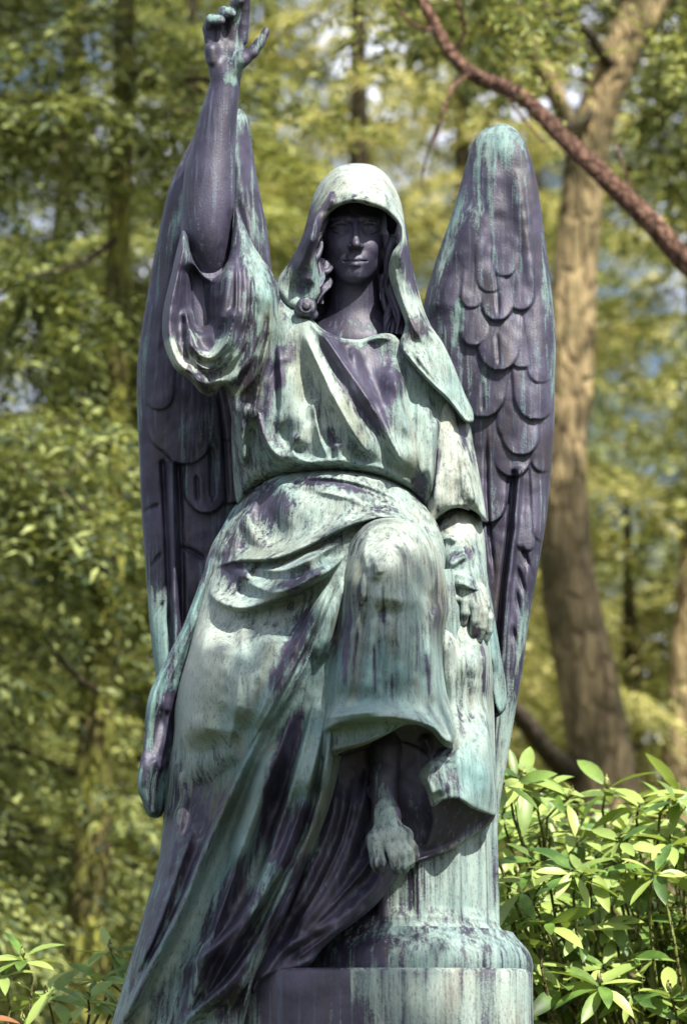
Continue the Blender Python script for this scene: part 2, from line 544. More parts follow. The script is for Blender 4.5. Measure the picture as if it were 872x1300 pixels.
# ---- wings
S(piece('wing', [(637,157),(612,166),(597,188),(587,225),(574,270),(560,310),(547,350),(538,385),(534,430),(535,520),(540,640),
    (560,760),(580,900),(592,1050),(600,1190),(612,1215),(626,1200),(629,1100),(633,1030),(641,980),(652,915),(663,850),(671,790),(683,720),(693,660),(700,590),(703,540),
    (704,480),(705,430),(701,380),(697,345),(691,300),(686,262),(680,225),(670,190),(655,165)],
    [(637,170,-70),(560,330,-95),(540,500,-100),(700,430,-60),(700,600,-62),(630,450,-62),(640,700,-68),(600,900,-80),(625,1150,-60),(650,880,-62)],
    BRONZE, None, er=34, ed=26, T=75, pat=.15, hue=.75, rough=1.6, fold_k=1.1,
    feathers=[(622,372,20.06,72.6,7.56,0.02),(640,352,17.7,72.6,6.72,0),(598,392,16.52,60.5,6.72,0.1),(631,408,22.42,75.02,10.92,0),(661,395,17.7,84.7,6.72,0),(600,440,18.88,72.6,10.08,0.08),
        (633,471,28.32,87.12,12.6,0),(662,468,20.06,72.6,7.56,0),(686,487,18.88,114.95,9.24,-0.05),(612,531,28.32,91.96,12.6,0.1),(583,500,18.88,72.6,8.4,0.1),(680,534,28.32,96.8,12.6,-0.05),(650,560,21.24,84.7,8.4,0),
        (661,579,25.96,90.75,13.44,-0.02),(689,600,16.52,108.9,8.4,-0.05),(650,606,25.96,72.6,10.08,0),(618,665,23.6,169.4,8.4,0.05),(689,688,12.98,133.1,10.08,-0.06),(668,700,14.16,121,4.2,-0.05)],
    folds=[(4,12,'rF',[(659,598),(652,680),(643,757),(638,834),(632,900),(626,1000)]),(3,-9,'rF',[(652,600),(645,680),(636,757),(631,834),(626,900)]),
        (2.5,-6,'r',[(617,540),(618,640),(628,740)]),(2.5,-6,'r',[(655,715),(668,760),(672,790)]),(2.5,-6,'r',[(660,690),(672,720),(681,745)]),(2.5,-6,'r',[(654,745),(662,790),(668,830)]),
        (2.5,-6,'r',[(650,790),(658,840),(662,870)]),(5,7,'r',[(684,640),(672,720),(655,820),(640,920),(632,1000)]),(3,-5,'r',[(648,880),(640,960),(632,1050)]),
        (2,-3,'r',[(628,340),(633,404)]),(2,-3,'r',[(630,420),(633,466)]),(2,-3,'r',[(612,480),(612,525)]),
        (12,5,'r',[(630,200),(618,280),(600,340)]),(10,5,'r',[(655,210),(668,300),(680,380)]),(6,4,'r',[(560,330),(548,400)]),(30,10,'r',[(602,250),(575,340),(556,420)])],
    marks=[('p',632,175,40,34,0,.62),('p',565,320,10,60,12,.35),('p',690,360,8,80,-6,.35),('p',600,290,9,50,8,.26),('p',635,250,34,50,0,.22),('p',13,.3,[(590,230),(572,300),(552,370)]),('p',8,.42,[(588,370),(572,450)]),
        ('p',702,440,6,90,0,.35),('p',605,478,18,22,0,.35),('p',698,620,8,70,6,.3),('p',672,780,12,50,10,.32),('p',655,830,18,40,10,.35),('p',645,930,20,50,8,.6),('p',634,1060,20,110,3,.75),('h',645,950,40,200,0,-.15)]))

S(piece('wing', [(304,138),(289,142),(268,152),(250,168),(234,195),(216,235),(205,280),(195,330),(185,390),(176,450),(174,500),(176,560),
    (180,650),(185,720),(190,790),(197,850),(207,910),(222,950),(250,960),(285,900),(320,820),(345,700),(352,600),(352,480),(350,400),(345,345),(339,290),(329,240),(321,190),(316,152)],
    [(304,150,-70),(200,400,-62),(180,560,-62),(330,340,-80),(340,600,-96),(260,500,-66),(200,800,-64),(300,850,-90)],
    BRONZE, None, er=34, ed=26, T=75, pat=.1, hue=.7, rough=1.6, fold_k=1.1,
    feathers=[(202,521,21.24,96.8,9.24,0.02),(218,575,33.04,133.1,8.4,0.05),(236,590,35.4,127.05,11.76,0.04),(262,652,28.32,133.1,12.6,0),(292,640,25.96,145.2,8.4,0),(288,560,23.6,133.1,6.72,0),(240,470,28.32,108.9,6.72,0)],
    folds=[(5,11,'rF',[(219,590),(222,700),(224,800),(226,880)]),(3,-9,'rF',[(207,588),(213,700),(216,800),(220,880)]),(3,-9,'rF',[(226,592),(231,700),(232,800),(231,870)]),(4,5,'r',[(213,588),(216,700),(220,800)]),
        (2.5,-6,'r',[(176,655),(192,645),(204,640)]),(2.5,-5,'r',[(183,730),(198,712),(206,700)]),(2.5,-5,'r',[(187,800),(202,775),(210,760)]),(3,-7,'r',[(228,694),(245,700),(262,712)]),(2.5,-6,'r',[(250,600),(252,640)]),
        (3,-5,'r',[(300,340),(310,430)]),(3,-8,'r',[(268,560),(271,640)]),(10,5,'r',[(230,260),(210,360),(195,460)]),(8,6,'r',[(300,180),(312,260),(330,340)]),(2.5,-6,'r',[(275,480),(285,560),(290,660)])],
    marks=[('p',304,150,22,26,0,.6),('p',220,290,8,60,14,.5),('p',185,460,6,60,5,.35),('p',176,560,5,90,0,.5),('p',186,720,6,90,-4,.3),('p',203,790,16,46,0,.75),('p',208,850,22,40,0,.7),('p',326,290,10,70,-8,.42),
        ('p',300,240,8,80,0,.3),('p',196,300,8,50,14,.25),('p',238,640,3,60,0,.25),('p',268,600,3,60,0,.4),('h',205,820,40,60,0,.3)]))

# ---- hood: outer veil and dark lining
veil = S(piece('veil', [(455,207),(431,211),(411,226),(398,248),(391,275),(383,302),(369,330),(354,352),(349,368),(356,380),(368,391),(384,392),(400,383),(407,366),(404,345),
    (401,322),(405,300),(411,281),(423,267),(438,259),(452,257),(468,261),(484,266),(497,276),(508,290),(507,307),(497,322),(493,345),(500,372),(508,393),(514,412),(508,438),
    (522,462),(545,487),(573,515),(589,535),(600,536),(600,522),(590,500),(580,474),(563,437),(545,410),(534,380),(528,352),(520,324),(515,297),(512,272),(506,248),(492,224),(476,211)],
    [(453,258,133),(453,212,58),(407,290,116),(508,290,116),(395,260,60),(515,260,60),(355,365,70),(402,340,92),(385,385,86),(495,345,100),(528,360,60),(512,410,96),(545,440,92),(565,480,88),(595,530,78)],
    BRONZE, None, er=11, ed=14, T=75, pat=.82, hue=.5, rough=2.2,
    soft=[(455,262,34,6,7),(410,300,20,7,9),(500,290,22,6,8),(545,485,46,5,8),(590,530,24,5,8),(455,207,45,36,70),(395,250,34,26,50),(515,250,34,26,50),(525,330,34,20,36)],
    folds=[(7,-12,'g',[(424,243),(414,268),(404,300)]),(8,8,'r',[(412,240),(398,280),(384,330),(366,362)]),(7,-10,'g',[(404,262),(392,310),(374,350)]),(10,9,'r',[(408,290),(396,330),(385,370)]),
        (6,6,'r',[(425,264),(455,254),(490,268),(508,290)]),(6,-7,'g',[(470,225),(498,262),(514,300)]),(9,10,'r',[(508,290),(512,330),(524,380),(540,430)]),(6,-10,'g',[(500,330),(508,370),(522,410),(540,440)]),
        (7,9,'r',[(494,345),(506,385),(514,420)]),(8,-9,'g',[(520,345),(532,390),(552,440)]),(5,9,'r',[(545,410),(568,445),(590,490),(600,525)]),
        (6,10,'sF',[(512,445),(540,478),(570,508),(592,536)]),(5,-7,'g',[(520,440),(550,480),(576,512)])],
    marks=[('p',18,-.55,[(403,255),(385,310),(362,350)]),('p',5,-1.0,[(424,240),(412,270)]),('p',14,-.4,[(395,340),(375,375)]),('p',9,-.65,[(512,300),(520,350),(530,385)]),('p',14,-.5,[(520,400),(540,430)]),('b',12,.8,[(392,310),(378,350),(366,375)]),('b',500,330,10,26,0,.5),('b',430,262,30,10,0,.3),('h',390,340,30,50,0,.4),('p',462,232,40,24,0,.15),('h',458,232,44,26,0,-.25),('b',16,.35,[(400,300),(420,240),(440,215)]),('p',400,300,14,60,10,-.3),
        ('p',575,480,10,30,-30,-.2),('h',580,500,30,40,0,.2),('p',500,420,8,20,0,-.6)]))
sub(piece('lining', [(455,216),(424,228),(404,262),(394,300),(380,340),(368,372),(382,402),(440,432),(500,440),(530,424),(530,375),(521,325),(515,285),(500,240)],
    [(455,235,20),(390,340,30),(520,340,34),(450,330,-20),(450,420,0)], BRONZE, None, er=14, ed=14, T=70, pat=.05, hue=.8,
    marks=[('p',500,330,16,40,0,.3)]), statue)
""" """
# ---- head, neck, hair
def f_head(G):
    c = 450.0
    d = ell(G, (c, 285, 28), (41, 46, 44))
    d = smin(d, ell(G, (c, 306, 46), (36.5, 51, 33)), 10)
    d = smin(d, rcone(G, (c+1, 344, 64), (c-1, 345, 63), 12, 12), 18)          # chin
    for s in (-1, 1):
        d = smin(d, rcone(G, (c + s*23, 328, 48), (c + s*7, 345, 60), 12, 10), 12)   # jaw
        d = smin(d, rcone(G, (c + s*19, 312, 63), (c + s*23, 304, 57), 11, 10), 12)   # cheek
        d = smax(d, -ell(G, (c+1 + s*18.5, 288, 86), (13, 8.5, 15)), 7)            # socket
        d = smin(d, rcone(G, (c+1 + s*8, 277, 77), (c + s*28, 278, 67), 3.2, 2.6), 8)  # brow
        d = smin(d, ell(G, (c+1 + s*18.5, 289, 66), (10, 6.6, 9)), 1)             # eyeball
        for i in range(5):
            a0, a1 = -1 + i * .4, -1 + (i + 1) * .4
            p = lambda a: (c+1 + s*18.5 + a*11, 286.5 - 4.5*(1-a*a), 75 - 4.5*a*a)
            q = lambda a: (c+1 + s*18.5 + a*10, 291.5 + 3.6*(1-a*a), 73.5 - 4.5*a*a)
            d = smin(d, rcone(G, p(a0), p(a1), 2.0, 2.0), 1.0)
            d = smin(d, rcone(G, q(a0), q(a1), 1.6, 1.6), 1.0)
    d = smin(d, rcone(G, (c+1, 280, 79), (c+1.5, 309, 92), 3.4, 4.4), 5)          # nose
    d = smin(d, rcone(G, (c+2, 310, 91.5), (c+2, 312, 90), 5.0, 4.6), 4)
    for s in (-1, 1):
        d = smin(d, ell(G, (c+2 + s*6.2, 312.5, 84), (3.8, 3.6, 6)), 3.5)
    d = smin(d, ell(G, (c+1, 330, 68), (17, 14, 15)), 8)
    d = smin(d, rcone(G, (c+1.5, 313, 80), (c+1, 326, 78), 5, 4), 6)
    d = smax(d, -rcone(G, (c+1, 319, 91), (c+1, 325, 88), 2.4, 2.4), 4)                        # muzzle
    d = smin(d, chain(G, [(c-14, 331, 73, 1.4), (c-6, 328, 80, 2.8), (c+1, 328.6, 82, 2.6), (c+8, 328, 80, 2.8), (c+16, 331, 73, 1.4)], 2), 2.5)
    d = smin(d, chain(G, [(c-12, 333, 74, 1.6), (c+1, 336, 80, 3.4), (c+14, 333, 74, 1.6)], 3), 2.5)
    d = smax(d, -chain(G, [(c-14, 331.5, 76, .8), (c-6, 331.5, 83.2, 1.1), (c+1, 332.3, 85, 1.2), (c+8, 331.5, 83.2, 1.1), (c+16, 331.5, 76, .8)], 1), 1.2)
    d = smax(d, -rcone(G, (c-4, 341.8, 83), (c+6, 341.8, 83), 2.5, 2.5), 4)
    for s in (-1, 1):
        d = smin(d, ell(G, (c + s*39, 303, 36), (5, 12, 9)), 2)                 # ears
    # neck and upper chest
    d = smin(d, rcone(G, (450, 345, 28), (449, 398, 18), 31, 34), 9)
    d = smin(d, ell(G, (452, 430, 10), (62, 36, 54)), 16)
    return d
head = S(blob('head', ((380,520),(225,475),(-25,108)), f_head, BRONZE, None, 1.0, pat=-.02, hue=.6,
    marks=[('p',418,345,4,14,0,.5),('p',455,412,40,9,0,.35),('p',430,405,6,20,0,.2),('p',430,262,22,6,0,.3),('p',470,395,5,5,0,.4)]))


def lock(path, r, turns, amp, seed=0):
    """a wavy lock of hair: uneven strands winding loosely together"""
    rg = np.random.RandomState(seed)
    q = spline([p for p in path], step=2.0)
    vs, fs = [], []
    k = 8
    for sidx in range(5):
        base = len(vs); p0 = rg.rand() * 6.28; tn = turns * rg.uniform(.7, 1.25); am = amp * rg.uniform(.5, 1.25); r0 = r * rg.uniform(.55, 1.0)
        for i, p in enumerate(q):
            t = i / (len(q) - 1)
            ph = tn * 2 * pi * t + p0 + .6 * sin(5 * t + p0)
            cx = p[0] + am * cos(ph); cd = p[2] + am * sin(ph)
            rr = r0 * (1 - .6 * t ** 3) * (.8 + .3 * sin(9 * t + sidx))
            for j in range(k):
                a = 2 * pi * j / k
                vs.append((cx + rr * cos(a), p[1] + .4 * rr * sin(a + ph), cd + rr * sin(a)))
        for i in range(len(q) - 1):
            for j in range(k):
                a = base + i * k + j; b = base + i * k + (j + 1) % k
                fs.append((a, b, b + k, a + k))
    return np.array(vs), np.array(fs)
hv, hf, off = [], [], 0
for path, r, tn, am in [([(412,268,70),(404,300,72),(402,330,74),(404,352,74),(400,372,80)],6,3.2,5),([(410,330,62),(411,356,60),(405,385,62)],6,2.5,5),
        ([(494,300,60),(497,335,58),(497,365,58),(502,392,62),(503,424,66)],6.5,3.6,5.5),([(488,350,48),(490,380,50),(494,410,56),(498,436,60)],6,3,5),
        ([(420,262,78),(450,252,84),(482,264,78)],5,2,3),([(398,350,66),(392,372,70),(396,390,72)],5,2,4)]:
    v, f = lock(path, r * 1.05, tn * .36, am * 1.2, int(path[0][0]))
    hv.append(v); hf.append(f + off); off += len(v)
hv = np.concatenate(hv)
hair = mesh_obj('hair', P(hv[:,0], hv[:,1], -hv[:,2]*PXM), np.concatenate(hf), BRONZE, None, True, paint(hv[:,0], hv[:,1], .12, .9, []))
sub(hair, head)

S(blob('brooch', ((368,410),(370,410),(70,125)), lambda G: smax(smin(ell(G,(389,389,96),(13,12.5,11)), rcone(G,(380,395,92),(398,399,92),7,6), 3),
    -np.minimum(np.maximum(np.abs(np.sqrt((G[0]-389)**2+(G[1]-388)**2)-6.5)-1.2, 104-G[2]), 9) , 1.5), BRONZE, None, .9, pat=.35, hue=.4))

# ---- raised arm and hand
def f_arm(G):
    d = chain(G, [tuple(q) for q in spline([(270,405,-16,8),(268,370,10,16),(266,330,34,25),(265,290,46,30.5),(266,250,51,32),(271,190,52,28),(278,145,56,23.5),(285,112,60,19.5),(287,92,62,19.5)], step=3)], .01)
    d = smin(d, rcone(G, (258,215,40), (256,290,36), 22, 25), 12)
    d = smin(d, rcone(G, (282,150,66), (284,115,72), 4, 4), 6)
    # palm
    p = chain(G, [(280,88,62,14),(274,66,62,13),(276,50,60,10)], 6)
    p = smin(p, chain(G, [(294,88,62,13),(298,68,60,12),(303,52,60,9.5)], 6), 8)
    p = smin(p, rcone(G, (289,60,60), (289,48,58), 12, 10), 6)
    p = smin(p, rcone(G, (270,76,72), (268,62,74), 8, 8), 7)
    d = smin(d, p, 6)
    th = chain(G, [(299,84,72,10),(309,74,78,10),(321,66,80,7.544),(330,54,80,6.44),(337,42,80,4.784),(338,38,80,4.232)], 3)
    d = smin(d, th, 7)
    d = smax(d, -rcone(G, (284,68,84), (292,62,84), 7, 7), 6)
    for ch in ([(268,52,64,8.4),(265,36,64,7.8),(269,25,76,7.2),(281,26,84,5.8)], [(281,48,62,8.4),(279,28,64,7.9),(284,15,74,7.2),(294,17,82,6.0)],
               [(295,47,62,8.4),(297,26,66,7.9),(299,6,76,7.2),(305,0,86,5.8)], [(307,50,62,8.4),(309,30,66,7.8),(311,10,71,7.2),(312,-8,78,6.2),(311,-14,84,5.4)]):
        d = smin(d, chain(G, ch, 2.0), 1.8)
    return d
S(blob('raised_arm', ((222,350),(-30,398),(0,110)), f_arm, BRONZE, None, 1.3, relax=4, pat=.1, hue=.75,
    marks=[('p',12,.75,[(312,72),(300,88),(290,112)]),('p',300,60,10,16,0,.55),('p',6,.6,[(334,38),(328,58),(318,70)]),('p',272,22,14,8,0,.6),('p',292,12,14,8,0,.5),('p',302,22,4,16,10,.6),('p',4,.35,[(290,115),(294,200),(298,280)]),
        ('p',4,.2,[(262,110),(250,190)]),('p',288,44,10,8,0,.25)]))

# ---- hanging sleeve of the raised arm
slv = S(piece('sleeve', [(300,262),(312,290),(326,318),(345,345),(356,372),(362,420),(360,480),(350,540),(338,590),(322,612),(306,600),(298,560),(292,520),(284,490),(272,503),(256,499),
    (240,482),(222,468),(211,445),(206,420),(208,390),(216,355),(224,320),(232,292),(238,300),(242,320),(250,338),(262,352),(274,352),(286,338),(292,320),(296,290)],
    [(300,270,82),(240,310,80),(212,420,84),(250,490,92),(290,400,100),(330,380,92),(355,400,74),(350,520,70),(310,590,46),(265,360,92),(300,500,82)],
    BRONZE, None, er=12, ed=14, T=70, pat=.42, hue=.62, rough=2,
    folds=[(12,16,'rF',[(234,296),(222,350),(213,410),(222,455),(250,482)]),(15,-34,'r',[(252,325),(252,380),(258,428)]),(6,16,'rF',[(238,400),(246,440),(266,454),(286,436),(296,400)]),
        (5,-12,'g',[(236,420),(246,456),(268,468),(294,446)]),(9,15,'r',[(290,325),(288,375),(278,420)]),(5,-14,'g',[(300,320),(300,385),(290,430),(268,462)]),(8,13,'r',[(310,310),(310,380),(300,430),(274,470)]),
        (5,-13,'g',[(320,325),(320,390),(308,440),(280,478)]),(8,13,'r',[(332,330),(331,400),(317,452),(290,486),(262,497)]),(6,-14,'g',[(342,350),(342,420),(326,475),(300,505)]),
        (9,12,'r',[(352,380),(350,440),(336,510),(324,570)]),(6,-15,'g',[(340,430),(328,490),(318,550)]),(5,-10,'g',[(240,476),(260,487),(284,480)]),(7,10,'r',[(316,500),(308,550),(312,600)])],
    marks=[('p',8,.8,[(212,425),(222,452),(242,470)]),('p',9,.6,[(292,420),(272,452),(250,462)]),('p',8,.6,[(308,440),(285,480),(262,496)]),('p',14,.4,[(318,300),(332,360),(335,430)]),('p',230,370,16,50,0,-.4),('p',266,400,14,40,0,-.5),
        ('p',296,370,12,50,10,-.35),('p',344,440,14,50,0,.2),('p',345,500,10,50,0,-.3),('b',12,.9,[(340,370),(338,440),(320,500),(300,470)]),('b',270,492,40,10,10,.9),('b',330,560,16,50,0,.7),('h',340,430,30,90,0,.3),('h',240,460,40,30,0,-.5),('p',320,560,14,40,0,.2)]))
sub(piece('sleeve_lining', [(240,290),(238,330),(240,380),(250,425),(264,438),(276,425),(286,380),(296,330),(300,290)], [(270,300,36),(262,420,66),(240,340,50),(295,340,50)], BRONZE, None, er=10, ed=8, T=50, pat=.02, hue=.8), slv)

# ---- tunic over the chest
S(piece('tunic', [(352,362),(362,382),(378,396),(394,404),(410,418),(432,428),(456,431),(480,424),(497,424),(512,436),(530,460),(562,480),(596,540),(600,610),(575,650),(548,662),(532,640),(520,622),(480,606),(430,598),
    (380,600),(346,606),(322,622),(302,640),(296,600),(294,540),(300,480),(318,420),(336,380)],
    [(352,365,78),(400,410,88),(456,432,86),(500,430,88),(560,490,78),(590,600,40),(430,520,112),(400,580,104),(500,600,104),(330,500,70),(310,620,40),(540,640,84),(345,600,70)],
    BRONZE, None, er=22, ed=26, T=150, pat=.64, hue=.62, rough=2, soft=[(456,431,50,6,6),(390,405,30,6,6),(505,435,30,6,6)],
    folds=[(14,16,'r',[(372,392),(402,450),(440,520),(478,575),(500,605)]),(9,-20,'gA',[(402,412),(432,455),(462,500),(490,545)]),(8,10,'r',[(396,406),(424,450),(456,505),(495,560),(524,606)]),
        (7,-12,'g',[(385,420),(412,480),(446,545),(480,592)]),(14,14,'r',[(500,450),(498,510),(512,560),(530,610)]),(8,-12,'g',[(475,500),(495,555),(516,600)]),(16,12,'r',[(358,390),(366,460),(376,530),(392,585)]),
        (7,-12,'g',[(352,430),(358,500),(352,560)]),(10,14,'r',[(338,440),(340,500),(344,555),(372,586),(395,588)]),(6,-16,'g',[(322,500),(338,560),(366,592)]),(9,9,'r',[(412,480),(424,540),(452,590)]),
        (6,-9,'g',[(395,500),(406,555),(420,590)]),(6,-9,'g',[(425,560),(434,590)]),(8,14,'rB',[(350,596),(400,590),(450,592),(500,606),(526,628)]),(6,-10,'g',[(532,500),(530,560),(536,620)]),(9,10,'r',[(545,500),(542,560),(546,620)]),
        (8,-16,'g',[(556,520),(548,580),(545,640)]),(7,9,'r',[(445,434),(455,470),(480,520)]),(6,10,'r',[(398,404),(430,427),(470,426),(500,430)]),(6,-10,'g',[(380,545),(372,575),(400,590)]),(7,-10,'g',[(500,470),(508,520),(520,560)])],
    marks=[('p',18,-.95,[(398,410),(440,470),(478,530),(495,560)]),('p',30,-.7,[(440,445),(480,480),(500,520)]),('p',14,.6,[(372,392),(402,450),(436,520),(455,565)]),('p',12,-.6,[(348,430),(356,500)]),('p',10,.7,[(366,450),(380,540)]),('p',10,-.5,[(430,575),(412,540)]),
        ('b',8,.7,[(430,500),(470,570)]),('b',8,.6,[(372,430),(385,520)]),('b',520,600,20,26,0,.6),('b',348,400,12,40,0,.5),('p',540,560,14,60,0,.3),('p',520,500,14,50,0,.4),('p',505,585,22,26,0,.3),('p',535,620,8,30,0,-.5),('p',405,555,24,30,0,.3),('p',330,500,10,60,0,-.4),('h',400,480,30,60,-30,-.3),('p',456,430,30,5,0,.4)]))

# ---- far arm: upper sleeve, gathered cuff, resting hand
S(piece('sleeve', [(560,478),(548,500),(544,560),(541,610),(540,650),(545,672),(555,658),(572,646),(592,645),(606,652),(617,662),(613,630),(606,590),(600,560),(594,535),(584,505)],
    [(560,480,70),(590,540,64),(544,600,84),(580,640,92),(615,655,76),(545,665,86)], BRONZE, None, er=20, ed=34, T=95, pat=.82, hue=.42, rough=2, soft=[(580,650,26,5,6),(548,668,16,5,6),(614,656,12,5,6)],
    folds=[(12,8,'r',[(566,500),(572,560),(570,630)]),(7,-9,'g',[(556,520),(554,590),(548,650)]),(8,8,'r',[(590,560),(598,620),(606,650)]),(5,5,'r',[(552,662),(572,648),(592,647),(614,660)]),(6,-7,'g',[(580,540),(586,600),(590,640)])],
    marks=[('p',6,-.9,[(552,560),(546,640)]),('p',570,600,16,60,0,.3),('p',600,560,6,40,0,-.3),('p',4,-.5,[(585,510),(590,580)]),('h',580,560,30,60,0,-.15)]))
S(piece('cuff', [(552,660),(546,680),(552,705),(560,728),(566,748),(578,752),(596,752),(612,762),(618,768),(618,730),(616,695),(612,668),(598,650),(575,645)],
    [(575,655,72),(550,690,76),(610,690,74),(585,710,96),(570,745,100),(612,755,92)], BRONZE, None, er=24, ed=32, T=95, pat=.75, hue=.6, rough=2, soft=[(590,752,26,6,8)],
    folds=[(7,9,'r',[(560,740),(585,738),(612,756)]),(4,-8,'g',[(568,720),(576,705),(592,696)]),(4,7,'r',[(564,728),(580,712),(596,704)]),(4,-6,'g',[(556,690),(570,682),(580,690)]),(5,-8,'g',[(562,732),(585,730),(606,742)]),(5,5,'r',[(568,746),(590,744),(614,762)])],
    marks=[('p',560,685,14,24,0,-.3),('p',585,705,18,10,-20,-.35),('p',590,670,30,20,0,.3),('b',590,655,30,8,0,.6),('h',590,665,30,20,0,-.4)]))
def f_hand(G):
    d = chain(G, [(584,728,74,20),(592,750,90,15),(598,764,98,12)], 8)
    d = smin(d, rcone(G, (608,752,84), (614,768,90), 12, 9), 8)
    for ch in ([(587,750,94,6.8),(591,763,103,6.6),(590,778,104,6.0),(588,790,100,5.0)], [(597,754,96,7.0),(603,770,105,6.8),(603,788,104,6.2),(601,803,99,5.1)],
               [(606,760,92,6.9),(613,777,100,6.6),(612,796,98,6.0),(608,812,93,5.0)], [(613,768,86,6.4),(621,784,91,6.0),(620,800,88,5.4),(617,811,84,4.6)],
               [(578,744,94,8),(568,751,100,6),(572,757,104,5.4),(581,760,104,4.6)]):
        d = smin(d, chain(G, ch, 1.6), 1.8)
    return d
S(blob('resting_hand', ((548,640),(700,826),(50,126)), f_hand, BRONZE, None, 1.0, pat=.8, hue=.45, marks=[('p',588,785,8,8,0,-.4),('p',606,805,10,10,0,-.5)]))

# ---- cloak edge hanging behind the hand, and the hanging end of the cloak on the other side
ck = S(piece('cloak_end', [(606,640),(614,680),(617,720),(627,780),(636,835),(642,870),(642,893),(634,906),(624,880),(612,860),(604,800),(596,720),(596,650)],
    [(606,650,30),(640,880,40),(600,760,30),(622,880,60),(620,780,46)], BRONZE, None, er=10, ed=12, T=45, pat=.7, hue=.8, folds=[(6,8,'r',[(616,720),(630,800),(641,880)]),(6,-8,'g',[(612,740),(622,810),(628,860)])],
    marks=[('h',620,800,20,60,0,.2),('p',625,840,12,40,0,.1)], soft=[(635,895,16,4,4)]))
sub(piece('cloak_opening_dark', [(616,840),(628,862),(640,884),(641,900),(630,911),(618,910),(612,880)], [(616,850,20),(640,895,34),(618,905,26)], BRONZE, None, er=5, ed=4, T=20, pat=.1, hue=.3), ck)  # dark piece in the cloak's open hem, its shade put into the colour
S(piece('cloak_end', [(300,640),(272,690),(260,722),(246,760),(232,795),(212,835),(200,858),(190,880),(185,905),(184,932),(181,955),(176,980),(175,1000),(181,1018),(189,1036),(205,1036),(214,1010),(222,980),(232,940),(246,880),(262,800),(285,720),(310,660)],
    [(300,650,20),(240,770,50),(190,900,60),(180,1000,66),(205,1030,40),(230,900,20),(262,780,40)], BRONZE, None, er=9, ed=12, T=50, pat=.6, hue=.95, rough=2, fold_k=.85,
    folds=[(6,12,'r',[(268,715),(240,785),(206,850),(192,910),(190,950)]),(5,-13,'g',[(262,760),(230,830),(210,880),(206,930)]),(8,10,'rB',[(214,900),(206,945),(190,985),(192,1030)]),(6,-8,'g',[(196,960),(204,975),(215,960)]),
        (5,8,'r',[(222,860),(212,910)])],
    marks=[('p',10,-.8,[(215,870),(205,960)]),('p',200,965,20,14,0,-.7),('p',190,900,8,30,0,.3),('p',6,.3,[(262,735),(235,790)])]))

